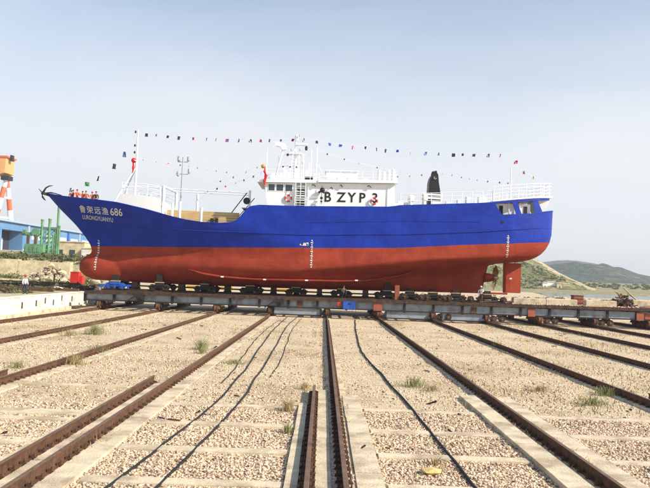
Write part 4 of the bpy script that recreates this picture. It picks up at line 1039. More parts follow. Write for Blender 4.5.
def person(loc, rz, label, top, bottom, helmet=None, arms='down', h=1.72, lean=0., crouch=False):
    t = thing('person', loc, label, 'person'); t.rotation_euler.z = rz; k = h / 1.72
    S = lambda *p: tuple(c * k for c in p)
    # local frame: faces -y
    if crouch: hip, kneeF, dz = .48, -.32, -.42
    else: hip, kneeF, dz = .90, -.02, 0
    zc = lambda z: z + dz
    fy = lambda z: -lean * max(0, z - .95)
    pel = (0, 0, .93 + dz); ch = (0, fy(1.3), 1.27 + dz); nk = (0, fy(1.48), 1.47 + dz); hd0 = (0, fy(1.55) - .01, 1.56 + dz); hd1 = (0, fy(1.62) - .02, 1.66 + dz)
    legs = []; arm = []; hands = []
    for s in (-1, 1):
        st = .10 if s < 0 else -.08
        if crouch: lg = [(s * .09, 0, .50), (s * .17, -.36, .55), (s * .15, -.05, .10), (s * .15, -.18, .04)]
        else: lg = [(s * .09, 0, .86), (s * .11, st * .5 - .02, .48), (s * .12, st, .09), (s * .13, st - .14, .035)]
        legs.append(lg)
        sh = (s * .19, fy(1.4), 1.41 + dz)
        if arms == 'down': el_, wr = (s * .26, fy(1.1) + .03, 1.13 + dz), (s * .27, fy(.9) - .08, .88 + dz)
        elif arms == 'rail': el_, wr = (s * .28, fy(1.1) - .10, 1.16 + dz), (s * .22, fy(1.1) - .34, 1.12 + dz)
        elif arms == 'hips': el_, wr = (s * .36, .08, 1.15 + dz), (s * .20, -.06, 1.0 + dz)
        else: el_, wr = (s * .27, -.08, 1.20 + dz), ((s * .2, -.34, 1.22 + dz) if s > 0 else (s * .27, -.05, .9 + dz))
        arm.append([sh, el_, wr])
        d = (Vector(wr) - Vector(el_)).normalized(); pm = Vector(wr) + d * .055; side = Vector((0, 1, 0)) if abs(d.z) > .6 else Vector((1, 0, 0))
        hands.append((wr, tuple(pm), d, side, s))
    chains = [([pel, ch, nk, hd0, hd1], [(.13, .10), (.15, .11), (.055, .055), (.075, .085), (.07, .08)])]
    for lg in legs: chains.append(([pel] + lg, [(.13, .10), (.085, .085), (.06, .06), (.042, .045), (.035, .03)]))
    for a, (wr, pm, d, side, s) in zip(arm, hands):
        chains.append(([ch] + a + [pm], [(.15, .11), (.055, .055), (.042, .042), (.028, .028), (.035, .018)]))
    body_ch = [([S(*p) for p in c], [tuple(x * k for x in (r if isinstance(r, tuple) else (r, r))) for r in rr]) for c, rr in chains]
    for (wr, pm, d, side, s) in hands:
        pmv = Vector(pm); dn = d.cross(side).normalized()
        for j, ln in enumerate((.066, .078, .072, .056)):
            b0 = pmv + side * ((j - 1.5) * .019); b1 = b0 + d * (.02 + ln * .5); b2 = b1 + (d + dn * .6 * s).normalized() * ln * .5
            body_ch.append(([S(*b0), S(*b1), S(*b2)], [(.008 * k, .008 * k)] * 3))
        th0 = pmv - side * .03; th1 = th0 - side * .03 + d * .02; th2 = th1 + d * .03
        body_ch.append(([S(*th0), S(*th1), S(*th2)], [(.009 * k, .009 * k)] * 3))
    skin_mesh(body_ch, 'body', M_skin, t, None)
    # clothing, grown a little larger than the body
    g = 1.16
    cl = [([pel, ch, (0, fy(1.43), 1.42 + dz)], [(.15, .12), (.172, .132), (.11, .09)])]
    for a in arm: cl.append(([ch] + [a[0], a[1], tuple(Vector(a[1]).lerp(Vector(a[2]), .9))], [(.172, .132), (.075, .075), (.058, .058), (.042, .042)]))
    skin_mesh([([S(*p) for p in c], [tuple(x * k for x in r) for r in rr]) for c, rr in cl], 'jacket', top, t, None)
    tr = []
    for lg in legs: tr.append(([(0, 0, pel[2] - .01)] + lg[:2] + [tuple(Vector(lg[1]).lerp(Vector(lg[2]), .92))], [(.152, .122), (.105, .105), (.075, .075), (.062, .062)]))
    skin_mesh([([S(*p) for p in c], [tuple(x * k for x in r) for r in rr]) for c, rr in tr], 'trousers', bottom, t, None)
    hc = Vector(hd1) * k
    def loc_mb(): return MB()
    def bl(mb, name, mt):
        me = bpy.data.meshes.new(name); me.from_pydata(mb.v, [], mb.f); me.materials.append(mt); me.update(); o = bpy.data.objects.new(name, me); COL.objects.link(o); o.parent = t; return o
    m = MB(); m.ball(hc + Vector((0, .012, .03)), .098 * k, 12, (1, 1.08, .9)); 
    m.f = [f for f in m.f if sum(m.v[i][2] for i in f) / 4 > hc.z + .0 or sum(m.v[i][1] for i in f) / 4 > hc.y + .02]; bl(m, 'hair', M_hair)
    m = MB(); m.ball(hc + Vector((0, -.088, -.02)) * k, .014, 6, (.8, 1.2, 1.3)); m.ball(hc + Vector((-.085, .0, -.01)) * k, .02, 6, (.5, .8, 1.3)); m.ball(hc + Vector((.085, .0, -.01)) * k, .02, 6, (.5, .8, 1.3)); bl(m, 'nose_and_ears', M_skin)
    m = MB(); m.ball(hc + Vector((-.03, -.08, .01)) * k, .009, 6); m.ball(hc + Vector((.03, -.08, .01)) * k, .009, 6); m.box(hc.x - .022, hc.x + .022, hc.y - .088, hc.y - .08, hc.z - .055, hc.z - .048); bl(m, 'eyes_and_mouth', M_hair)
    for lg in legs:
        m = MB(); a = Vector(lg[2]) * k; b = Vector(lg[3]) * k
        m.ball((a + b) / 2 + Vector((0, 0, -.01)), .12 * k, 10, (.42, 1.15, .42)); bl(m, 'shoe', M_black)
    if helmet:
        m = MB(); m.lathe(hc + Vector((0, 0, .03)), (0, 0, 1), [(.135 * k, 0), (.132 * k, .015), (.11 * k, .02), (.105 * k, .06), (.08 * k, .1), (.03 * k, .125)], 14); bl(m, 'helmet', helmet)
    return t
person((-28.9, 68.2, 1.6), R(60), 'man in a white jacket, dark trousers and red helmet standing on the whitewashed wall', M_wcloth, M_ncloth, M_red, 'down', 1.78)
bd = lambda x: lerp(S1, x) - .8
bp = [(-29.2, .25, M_orcloth, M_ncloth, 'down', 1.62, 'person in orange work clothes standing foremost at the bow', 20),
      (-28.9, -.25, M_ncloth, M_ncloth, 'down', 1.7, 'person in dark clothes between the two foremost orange ones at the bow', -60),
      (-28.35, -.3, M_orcloth, M_orcloth, 'rail', 1.8, 'tallest person in orange at the bow rail, second from the tip', 0),
      (-27.6, -.5, M_orcloth, M_orcloth, 'rail', 1.66, 'left one of the two people in orange standing shoulder to shoulder at the bow rail', 15),
      (-27.15, -.6, M_orcloth, M_ncloth, 'hips', 1.72, 'right one of the two people in orange standing shoulder to shoulder at the bow rail', -20),
      (-26.35, -.6, M_orcloth, M_orcloth, 'down', 1.66, 'person in orange nearest the foremast, beside the one in black', 40),
      (-25.85, -.7, M_black, M_ncloth, 'down', 1.76, 'person in black, last in the row on the bow toward the foremast', 10)]
for x, dy, tp, bt, ar, hh, lb, r_ in bp:
    y = SY - half_breadth(x, 12) + .55 + dy * .3
    person((x, y, bd(x)), R(r_), lb, tp, bt, None if r_ not in (0, 40) else M_red, ar, hh)
person((17.2, 76.1, 2.13), R(-30), 'worker in dark red overalls and white helmet standing on the carriage below the propeller', M_wcloth, M_brcloth, M_wrail, 'reach', 1.75)
person((2.25, 76.2, 2.13), R(30), 'worker in brown clothes crouching on the carriage under the middle of the hull', M_brcloth, M_ncloth, None, 'rail', 1.72, .15, True)

# ------------------------------------------------------------------ transfer carriage
car = thing('transfer_carriage', (0, 81, 0), 'long low steel transfer carriage on rails carrying the ship across the tracks', 'carriage')
XL, XR = -24.9, 40.0
Mt = mat('dark_rusty_girder', (.045, .028, .02), .9, var=.4, scale=3, col2=(.11, .05, .03), amt=.6, scale2=1.5, bump=.4)
for (yf, nm) in ((73.6, 'front'), (76.9, 'a'), (85.2, 'b'), (88.2, 'c')):
    x = XL; first = yf == 73.6
    y0 = yf; z1 = 2.0 if yf in (73.6,) else 1.98
    while x < XR - .1:
        xe = min(XR, x + 8.4); zt = z1 + .004 * (x + 26)
        ztE = z1 + .004 * (xe + 26)
        yq = y0 - (.22 if first else 0); MB().hexa([(x, yq, zt - .3), (xe - .02, yq, ztE - .3), (xe - .02, y0 + .5, ztE - .3), (x, y0 + .5, zt - .3), (x, yq, zt), (xe - .02, yq, ztE), (xe - .02, y0 + .5, ztE), (x, y0 + .5, zt)]).build('top_flange', Mt, car)
        x = xe
    xx = XL
    while xx < XR - .1:
        xe = min(XR, xx + 3.05)
        MB().box(xx, xe, y0 + .22, y0 + .28, 1.1, z1 - .2).build('web_panel', M_web, car)
        MB().box(xx - .12, xx + .12, y0 + .06, y0 + .22, .9, z1 - .2 + .003 * (xx + 26)).build('stiffener', M_dark, car)
        if first and random.random() < .16: MB().box(xx + .9, xx + 1.5, y0 + .14, y0 + .21, 1.05, 1.7).build('patch_plate', random.choice([M_orange, M_rust]), car)
        xx = xe
    MB().box(XL, XR, y0 + .04, y0 + .46, .98, 1.1).build('bottom_flange', M_dark, car)
# deeper bays
for (a, b) in ((-5.1, -.1), (6.7, 11.5), (12.5, 17.3)):
    MB().box(a, b, 73.86, 73.92, .3, .975).build('lower_panel', M_web, car)
    MB().box(a - .05, b + .05, 73.7, 74.1, .18, .3).build('bottom_flange', M_dark, car)
    for x in (a, b): MB().box(x - .1, x + .1, 73.7, 73.9, .2, .95).build('stiffener', M_dark, car)
# cross beams front to back
for x in np.arange(XL + .5, XR, 3.05): MB().box(x - .12, x + .12, 74.1, 88.2, 1.5, 1.82).build('cross_beam', M_dark, car)
# light sheeting seen at right behind the beam
# runners under each track
for i, x in enumerate(RAILX):
    if x < -26: continue
    for yb in (73.75, 76.0, 84.4, 87.6):
        if yb > 80 and x < -20: pass
        MB().hexa([(x - .42, yb - .15, .55), (x + .42, yb - .15, .55), (x + .42, yb + 1.5, .55), (x - .42, yb + 1.5, .55), (x - .3, yb, .975), (x + .3, yb, .975), (x + .3, yb + 1.3, .975), (x - .3, yb + 1.3, .975)]).build('wheel_housing', M_dark if i % 3 else M_rust, car)
        for dy in (.1, 1.15):
            wh_ = MB().lathe((x - .17, yb + dy, .25 + .36), (1, 0, 0), [(.40, 0), (.40, .05), (.36, .06), (.36, .28), (.40, .29), (.40, .34)], 16).build('wheel', M_rust, car)
            MB().lathe((x - .22, yb + dy, .61), (1, 0, 0), [(.1, 0), (.1, .44)], 8).build('axle', M_dark, wh_)
    if x > 10:    # pairs of side guide wheels with visible faces
        for dx in (.75, 1.65):
            w_ = MB().lathe((x + dx, 73.78, .55), (0, 1, 0), [(.34, 0), (.36, .04), (.36, .2), (.3, .24)], 16).build('guide_wheel', Mt, car)
            MB().lathe((x + dx, 73.70, .55), (0, 1, 0), [(.13, 0), (.15, .08)], 10).build('hub', M_rust, w_)
            MB().box(x + dx - .12, x + dx + .12, 73.82, 73.98, .55, .9).build('hanger', M_dark, car)
for x in (21.6, 33.0): MB().box(x, x + .75, 73.55, 73.84, .95, 1.75).build('orange_plate', M_orange, car)
MB().box(7.5 - 2.1, 7.5 - 1.2, 73.5, 73.58, .98, 1.78).build('orange_plate', M_orange, car)
MB().box(8.0, 8.5, 77.5, 78.0, 2.1, 3.7).build('orange_post', M_orange, car)
# carriage rails on top
for y in (77.05, 85.4): MB().prism([(a + y, b) for a, b in ((-.06, 2.0), (.06, 2.0), (.04, 2.14), (-.04, 2.14))], 0, 1) if 0 else None
s = MB()
for y in (79.2, 82.9): s.box(XL, XR, y - .05, y + .05, 2.03, 2.15); s.box(XL, XR, y - .2, y + .2, 1.84, 2.03)
s.build('cradle_track', Mt, car)
for y in (79.2, 82.9): MB().box(XL + .5, 9, y - .07, y + .07, 2.5, 2.6).build('draw_bar', M_dark, car)
for x in np.arange(XL + 2, XR, 3.05): MB().box(x - .1, x + .1, 74.1, 88.2, 1.83, 1.92).build('tie_plate', M_rust, car)

# cradle bogies under the hull
def bogie(x, y, blue=False, label='', grp='cradle bogies carrying the hull'):
    t = thing('cradle_bogie', (x, y, 2.15), label, 'bogie', grp)
    fm_ = M_bluep if blue else M_dark
    MB().box(x - (1.75 if blue else 1.25), x + (1.75 if blue else 1.25), y - .22, y + .22, 2.44, 2.66).build('frame', fm_, t)
    if blue:
        for dx in (-1.5, -.75, 0, .75, 1.5): MB().box(x + dx - .1, x + dx + .1, y - .3, y - .22, 2.25, 2.6).build('bracket', M_bluep, t)
    for dx in (-.8, .8):
        w_ = MB().lathe((x + dx, y - .16, 2.15 + .33), (0, 1, 0), [(.33, 0), (.37, .03), (.37, .07), (.33, .08), (.33, .3)], 18).build('wheel', M_bluep if blue else Mt, t)
        MB().lathe((x + dx, y - .22, 2.48), (0, 1, 0), [(.12, 0), (.13, .05)], 10).build('hub', M_rust if not blue else MATS['grey_steel'], w_)
    MB().hexa([(x - .6, y - .3, 2.66), (x + .6, y - .3, 2.66), (x + .6, y + .3, 2.66), (x - .6, y + .3, 2.66), (x - .4, y - .3, 3.0), (x + .4, y - .3, 3.0), (x + .4, y + .3, 3.0), (x - .4, y + .3, 3.0)]).build('jack_body', fm_, t)
    # timber pillar reaching up to the shell
    zt = 3.0
    bb = abs(y - SY); xx = min(max(x, -25), 18)
    for z in np.arange(3.0, 6.6, .02):
        if half_breadth(xx, z) >= bb: zt = z; break
    else: zt = 3.6
    zt = min(zt, 6.2)
    if x > 8: zt = min(zt, 3.3)
    if zt > 3.02: MB().box(x - .33, x + .33, y - .25, y + .25, 3.0, zt + .12).build('pillar', M_dark, t)
    MB().box(x - .5, x + .5, y - .32, y + .32, 3.0, 3.09).build('timber_pad', M_wood, t)
    return t
UX = [-23.4, -18.4, -13.3, -8.15, -3.0, 2.15, 7.3]
names = ['bow end, painted bright blue', 'second from the bow', 'third from the bow', 'fourth from the bow', 'fifth from the bow', 'amidships beside the crouching worker', 'beside the orange post']
for k, x in enumerate(UX):
    bogie(x, 79.2, k == 0, 'cradle bogie under the near bilge, ' + names[k])
    bogie(x, 82.9, False, 'cradle bogie under the far bilge, ' + names[k].replace('painted bright blue', 'behind the blue one').replace('beside', 'behind'))
for k, x in enumerate((9.8, 12.4, 15.0, 18.6)):
    bogie(x, 79.2, False, 'bogie of the close-set row under the stern, ' + ['first after the orange post', 'second after the orange post', 'below the skeg', 'below the propeller'][k])
MB().box(-25.0, -21.9, 77.3, 77.9, 2.16, 2.42).build('x', M_bluep) if 0 else None
# loose wheelsets piled beside the stern bogies
for k, x in enumerate((9.0, 10.9, 11.5, 13.4, 13.9, 16.3, 19.9)):
    t = thing('wheelset', (x, 77.1, 2.2), ['wheelset standing on the carriage just right of the orange post', 'left one of two touching wheelsets on the carriage', 'right one of two touching wheelsets on the carriage', 'wheelset ahead of the skeg', 'wheelset close behind the one ahead of the skeg', 'wheelset left of the standing worker', 'wheelset right of the standing worker below the rudder'][k], 'wheelset', 'loose wheelsets on the carriage')
    MB().lathe((x, 76.8, 2.5), (0, 1, 0), [(.3, 0), (.33, .04), (.33, .12), (.1, .14), (.1, .5), (.33, .52), (.33, .6), (.3, .64)], 16).build('wheels', Mt, t)
    MB().lathe((x, 76.72, 2.5), (0, 1, 0), [(.12, 0), (.12, .08)], 10).build('hub', M_rust, t)
# keel blocks along the centre line
for k, x in enumerate(np.arange(-24.2, 18.2, 2.65)):
    b = thing('keel_block', (x, SY, 1.85), 'keel block stack under the ship, ' + ('first', 'second', 'third', 'fourth', 'fifth', 'sixth', 'seventh', 'eighth', 'ninth', 'tenth', 'eleventh', 'twelfth', 'thirteenth', 'fourteenth', 'fifteenth', 'sixteenth', 'last')[k] + ' counted from the bulb', 'keel block', 'keel blocks under the centre line')
    zt = lerp(KEEL, x)
    MB().box(x - .35, x + .35, 80.2, 81.8, 1.83, 2.35).build('steel_base', M_dark, b); MB().box(x - .3, x + .3, 80.3, 81.7, 2.35, zt + .02).build('timber', M_brcloth, b)
# things on the carriage
tag(MB().box(18.9, 20.4, 76.6, 77.3, 2.15, 2.2).box(19.0, 20.2, 76.7, 77.2, 2.2, 2.95).box(18.95, 20.3, 76.65, 77.25, 2.95, 3.02).build('yellow_crate', M_yellow, None), 'yellow-ochre crate on the carriage below the rudder', 'crate') if 0 else None
def block(x0, x1, y0, y1, z0, z1, label, mt=M_conc):
    s = MB(); c = .05
    s.hexa([(x0, y0, z0), (x1, y0, z0), (x1, y1, z0), (x0, y1, z0), (x0, y0, z1 - c), (x1, y0, z1 - c), (x1, y1, z1 - c), (x0, y1, z1 - c)])
    s.hexa([(x0, y0, z1 - c + .0005), (x1, y0, z1 - c + .0005), (x1, y1, z1 - c + .0005), (x0, y1, z1 - c + .0005), (x0 + c, y0 + c, z1), (x1 - c, y0 + c, z1), (x1 - c, y1 - c, z1), (x0 + c, y1 - c, z1)])
    return tag(s.build('concrete_block', mt, None), label, 'block', 'pale concrete blocks on the carriage')
block(20.8, 24.3, 76.2, 77.2, 2.15, 2.82, 'long pale concrete block behind the rudder on the carriage')
block(24.36, 27.7, 76.2, 77.2, 2.17, 2.84, 'pale concrete block touching the long one behind the rudder')
block(28.7, 32.0, 76.2, 77.2, 2.19, 2.84, 'pale concrete block between the rusty box and the scrap heap')
block(34.6, 38.5, 78.2, 79.2, 2.2, 3.0, 'pale concrete block right of the scrap heap, at the picture edge')
b = thing('rusty_box', (28.4, 78.4, 2.1), 'rusty brown steel box standing up behind the pale blocks', 'box')
MB().box(27.95, 29.0, 77.9, 78.9, 2.15, 3.25).build('shell', M_orange, b); MB().box(27.9, 29.05, 77.85, 78.95, 3.25, 3.32).build('lid', M_rust, b)
for z in (2.45, 2.9): MB().box(27.97, 28.98, 77.86, 77.9, z, z + .06).build('rib', M_rust, b)
# heap of scrap
s = MB()
for k in range(90):
    a = random.uniform(0, 6.28); q = random.random() ** .5 * 1.0; x = 33.2 + q * math.cos(a) * 1.1; y = 77.6 + q * math.sin(a) * .8; z = 2.3 + (1 - q * .8) * 1.5 * random.random()
    d = Vector((random.uniform(-1, 1), random.uniform(-1, 1), random.uniform(-.5, .6))).normalized() * random.uniform(.2, .6)
    s.c = random.randint(0, 2); s.beam(Vector((x, y, z)) - d, Vector((x, y, z)) + d, random.uniform(.06, .22))
tag(s.build('scrap_heap', [M_rust, M_dark, M_brcloth], None), 'tangled heap of rusty scrap iron at the right end of the carriage', 'scrap')
for k, (xa, xb, zt) in enumerate(((35.2, 37.6, 4.3), (34.4, 36.3, 3.9), (36.0, 38.4, 3.7))):
    s = MB(); s.tube([(xb, 82 + k * .4, 2.2), (xa, 82 + k * .4, zt)], [.09, .07], 6)
    tag(s.build('timber_pole', M_wood, None), ['longest timber pole leaning left behind the scrap heap', 'leftmost short pole leaning behind the scrap heap', 'lowest pole leaning at the right edge behind the scrap heap'][k], 'pole', 'leaning timber poles')
for k, (a, b_, y, z) in enumerate(((33.8, 38.5, 74.6, 2.2), (34.5, 39.5, 75.2, 2.26), (28.0, 30.2, 74.8, 2.2))):
    tag(MB().beam((a, y, z + .06), (b_, y + .3, z + .08), .22, .12).build('timber_plank', M_wood if k else M_brcloth, None), ['dark plank lying on the right end of the carriage', 'pale plank lying on the right end of the carriage', 'short plank lying before the third pale block'][k], 'plank', 'planks on the carriage')
x_, y_ = rng.uniform(20.5, 39.5, 900), rng.uniform(75.0, 79.5, 900)
stones('carriage_rubble', np.stack([x_, y_, 0 * x_ + 2.18 + .004 * (x_ - 20)], 1), .04 + .16 * rng.random(900) ** 2, octa(), kind='stuff')
s = MB()
for k in range(60):
    x = random.uniform(18.5, 39); y = random.uniform(77.5, 80); d = Vector((random.uniform(-1, 1), random.uniform(-.5, .5), random.uniform(-.1, .12))).normalized() * random.uniform(.3, 1.2); s.c = random.randint(0, 3)
    s.beam(Vector((x, y, 2.3)) - d, Vector((x, y, 2.35)) + d, random.uniform(.06, .2))
o = s.build('scrap_litter', [M_rust, M_dark, M_wood, M_brcloth], None, kind='stuff')
# blue box hung on the carriage front with cables
bb = thing('blue_tool_box', (2.75, 73.4, 1.0), 'blue steel box hung on the carriage front below the crouching worker', 'box')
MB().box(2.2, 3.5, 73.2, 73.58, 1.05, 1.85).build('case', M_bluep, bb); MB().box(2.18, 3.52, 73.18, 73.6, 1.85, 1.9).build('lid', M_bluep, bb); MB().box(2.75, 2.95, 73.16, 73.2, 1.55, 1.7).build('latch', M_dark, bb)
for dx in (0., .35):
    s = MB(); s.tube([(3.1 + dx, 73.15, 1.9), (3.15 + dx, 73.1, 1.2), (3.2 + dx, 72.9, .3), (3.3 + dx, 72.4, .04)], .02, 5)
    tag(s.build('cable', M_hose, None), 'thin black cable dropping from the carriage in front of the blue box' + (', left one' if dx == 0 else ', right one'), 'cable')
tag(MB().box(1.6, 1.95, 73.4, 73.58, 1.35, 1.75).build('red_fire_bucket', M_red, None), 'small red box fixed to the carriage front left of the blue box', 'box')
# drooping rope under the third bay and small gear
for (x, lb) in ((-19.2, 'mechanical jack hanging on the carriage front left of the second bogie'), (-4.6, 'dark jack hanging on the carriage front near the hoses')):
    s = MB(); s.box(x - .5, x + .5, 73.2, 73.56, 1.5, 1.85); s.box(x - .25, x + .25, 73.25, 73.5, 1.1, 1.5); s.lathe((x + .45, 73.1, 1.45), (0, 1, 0), [(.2, 0), (.2, .3)], 10); s.beam((x - 1.4, 73.4, .9), (x - .4, 73.4, 1.6), .1)
    tag(s.build('jack', M_dark, None), lb, 'jack')

# ------------------------------------------------------------------ left wall and yard
wl = thing('retaining_wall', (-25.6, 64, 0), 'whitewashed concrete retaining wall with small dark openings along the left track', 'wall')
def wx(y): return -24.95 - (y - 50) * .072
holes = [(53.9, .75), (60.3, .9), (63.9, .95), (66.4, 1.1), (68.9, .85), (71.6, 1.2), (75.2, 1.0)]
Y0, Y1 = 44, 92; yy = Y0; k = 0
cuts = sorted(holes)
def wseg(y0, y1, z0, z1, name='wall_panel', xi=0, th=.6, mt=M_wallc):
    MB().hexa([(wx(y0) + xi, y0, z0), (wx(y0) + xi - th, y0, z0), (wx(y1) + xi - th, y1, z0), (wx(y1) + xi, y1, z0), (wx(y0) + xi, y0, z1), (wx(y0) + xi - th, y0, z1), (wx(y1) + xi - th, y1, z1), (wx(y1) + xi, y1, z1)]).build(name, mt, wl)
prev = Y0; WT = 1.6
for (hy, hz) in cuts:
    a, b = hy - .24, hy + .24
    wseg(prev, a, -.1, WT); wseg(a, b, -.1, hz - .28, 'wall_panel'); wseg(a, b, hz + .28, WT, 'wall_panel'); wseg(a, b, hz - .28, hz + .28, 'opening_shade', -.05, .2, M_black); prev = b  # shallow black panel paints the shade inside each hole
wseg(prev, Y1, -.1, WT)
wseg(Y0, Y1, WT + .002, WT + .09, 'coping', .05, .75)
wseg(Y0, Y1, -.1, .28, 'footing', .22, .2, M_conc)

def T(Xa, Ya):
    Xa = np.asarray(Xa, float); Ya = np.asarray(Ya, float)
    tab = [(40, 1.5), (68, 1.55), (84, 1.75), (95, 2.0), (104.5, 2.9), (105.5, 3.2), (107, 5.0), (112, 5.4), (150, 6.6), (230, 9.2), (300, 11.6), (420, 14.5), (900, 22)]
    z = np.interp(Ya + 2.5 * (fbm(Xa * .12, Ya * 0, 3, 2) - .5), [a for a, _ in tab], [b for _, b in tab])
    edge = 25.3 + (np.minimum(Ya, 92) - 50) * .072 + np.maximum(0, Ya - 92) * .3
    m = np.clip((-Xa - edge) / np.where(Ya < 92, .2, .2 + (Ya - 92) * .12), 0, 1); m = m * m * (3 - 2 * m)
    rough = .35 * (fbm(Xa * .5, Ya * .5, 4, 6) - .45) * np.clip((Ya - 70) / 20, 0, 1)
    return (z + rough) * m - .3 * (1 - m)
M_bank = mat('dry_bank_earth', (.50, .42, .26), .95, var=.3, scale=.8, col2=(.13, .15, .05), amt=.9, scale2=.16, thr=(.42, .58), bump=.8, bscale=6)
tx = np.concatenate([np.linspace(-700, -120, 50), np.linspace(-118, -24, 180)])
ty = np.concatenate([np.linspace(40, 130, 170), np.linspace(132, 420, 70), np.linspace(430, 900, 14)])
grid_obj('terrain', tx, ty, T, M_bank, kind='structure')
def T1(x, y): return float(T(x, y))

# pale retaining face of the cut bank, in cast bays
bk = thing('bank_wall', (-55, 106, 3), 'low pale stone retaining wall holding the grassy bank at left', 'wall')
M_bankw = mat('pale_stone_face', (.62, .52, .33), .95, var=.2, scale=1.2, col2=(.38, .30, .18), amt=.7, scale2=.7, bump=.9, bscale=3)
x = -92.0
while x < -41:
    w_ = random.uniform(3.2, 4.8); zb = T1(x, 104) - .3
    zt = 5.35 - (x + 50) * .013 + random.uniform(-.18, .12)
    MB().hexa([(x, 104.0, zb), (x + w_ - .06, 104.0, zb), (x + w_ - .06, 105.6, zb), (x, 105.6, zb), (x, 104.5, zt), (x + w_ - .06, 104.5, zt - .03), (x + w_ - .06, 105.6, zt), (x, 105.6, zt)]).build('wall_bay', M_bankw, bk)
    x += w_
M_rock = mat('broken_rock', (.42, .36, .26), .95, var=.35, scale=2, col2=(.25, .22, .16), amt=.7, scale2=1.5, bump=.6)
x_, y_ = rng.uniform(-43, -34.5, 2600), rng.uniform(97.5, 102.5, 2600)
q_ = np.hypot((x_ + 38.6) / 4.6, (y_ - 100) / 2.6); k_ = q_ < 1; x_, y_, q_ = x_[k_], y_[k_], q_[k_]
stones('rubble_fines', np.stack([x_, y_, T(x_, y_) + (1 - q_) * 2.1 * rng.uniform(.6, 1, len(x_))], 1), rng.uniform(.06, .2, len(x_)), octa(), kind='stuff')
# rubble pile
rk = []
rp_ = thing('rubble_heap', (-37, 98, 2.4), 'heap of pale broken rocks at the end of the bank wall beside the bow', 'rubble')
tv, tf = ico()
for k in range(130):
    a = random.uniform(0, 6.28); q = random.random() ** .5; x = -38.6 + q * 4.6 * math.cos(a); y = 100 + q * 2.5 * math.sin(a); r = .14 + .5 * random.random() ** 2; z = 2.5 + (1 - q) * 2.4 * random.uniform(.3, 1)
    s = MB(); V = tv * np.array([random.uniform(.8, 1.2), random.uniform(.8, 1.2), random.uniform(.6, .9)]) * r
    V = V * (1 + rng.uniform(-.25, .25, (12, 1))) + np.array([x, y, z]); s.add(V.tolist(), tf.tolist()); s.build('rock', M_rock if k % 3 else M_bankw, rp_)

# scrub: leafy clumps, joined into ground cover
def leaf_clumps(centers, name, mt, nleaf=60, lsz=.14, parent=None, **props):
    Vs = []; n = 0
    for (x, y, z, r, h) in centers:
        k = int(nleaf); d = rng.normal(0, 1, (k, 3)); d /= np.linalg.norm(d, axis=1)[:, None]; q = rng.random(k) ** .45
        P = np.stack([x + d[:, 0] * q * r, y + d[:, 1] * q * r, z + np.abs(d[:, 2]) * q * h], 1)
        a = rng.normal(0, 1, (k, 3)); a /= np.linalg.norm(a, axis=1)[:, None]; b = np.cross(a, rng.normal(0, 1, (k, 3))); b /= np.linalg.norm(b, axis=1)[:, None]
        L_ = lsz * rng.uniform(.6, 1.5, (k, 1)) * (r ** .4)
        Vs.append(np.stack([P - a * L_, P + b * L_ * .6, P + a * L_, P - b * L_ * .6], 1).reshape(-1, 3)); n += k
    V = np.concatenate(Vs); i = (np.arange(n) * 4)[:, None, None]; F = (np.array([(0, 1, 2), (0, 2, 3)])[None] + i).reshape(-1, 3)
    return tri_mesh(name, V, F, None, mt, parent=parent, **props)
C = []
for _ in range(420):
    x = random.uniform(-110, -34); y = random.uniform(106.5, 150)
    if -x < y * .31: continue
    r = random.uniform(.5, 1.6); C.append((x, y, T1(x, y) - .1, r, r * random.uniform(.5, 1.0)))
leaf_clumps(C, 'bank_scrub', M_bush, 70, .2, kind='stuff')
C = []
for _ in range(420):
    y = random.uniform(80, 104); x = -random.uniform(27 + max(0, y - 84) * .25 + 2, y * .47)
    r = random.uniform(.3, 1.0); C.append((x, y, T1(x, y) - .1, r, r * .6))
leaf_clumps(C, 'yard_scrub', mat('olive_scrub', (.14, .15, .05), .9, var=.5, scale=1), 50, .13, kind='stuff')
for k, (x, y, r, h, lb) in enumerate(((-31.2, 70.5, .8, 1.1, 'green bush on top of the wall left of the standing man'), (-29.9, 71.0, .5, .7, 'small bush directly behind the standing man on the wall'),
                         (-44, 101, 1.6, 1.3, 'dark bush at the foot of the bank wall'), (-36.5, 108, 1.7, 1.8, 'bush beside the rock heap near the bow bulb'), (-47, 98, 1.2, 1.0, 'green bush in the yard between the wall and the bank'))):
    b = thing('bush', (x, y, T1(x, y) - .1), lb, 'bush', 'bushes in the left yard')
    o = leaf_clumps([(0, 0, 0, r, h), (r * .5, .2, 0, r * .7, h * .7), (-r * .6, .1, 0, r * .6, h * .8)], 'foliage', M_bush, 170, .09, parent=b)
    MB().tube([(x, y, T1(x, y) - .2), (x + .1, y, T1(x, y) + h * .5)], [.05, .02], 5).build('stem', M_brcloth, b)
# lumber and pipes in the yard
yd = [((-40, 88, .25), (-27.5, 84, .25), .3, M_dark, 'long dark steel beam lying in the yard behind the wall'), ((-37, 80, .2), (-27.6, 79.5, .2), .22, M_brcloth, 'brown beam lying near the end of the wall'),
      ((-34.5, 76.5, .15), (-29, 75.8, .15), .16, M_rust, 'rusty bar lying on the yard just behind the wall top'), ((-44, 93, .3), (-31.5, 90, .3), .26, M_brcloth, 'brown timber baulk lying farther back in the yard'),
      ((-35.5, 71, 1.0), (-31.2, 69.5, .1), .14, M_brcloth, 'slanting dark plank propped on the wall at the left edge'), ((-50, 96, .3), (-41, 97, .3), .2, M_conc, 'pale pipe lying under the bank wall')]
for a, b, r, mt, lb in yd:
    za = T1(a[0], a[1]) + a[2] + (0 if a[2] < .9 else 0); zb = T1(b[0], b[1]) + b[2]
    tag(MB().beam((a[0], a[1], max(za, 1.6 + a[2])), (b[0], b[1], max(zb, 1.6 + b[2])), r * 1.6, r * 1.6).build('timber_beam', mt, None), lb, 'beam', 'beams lying in the left yard')
s = MB()
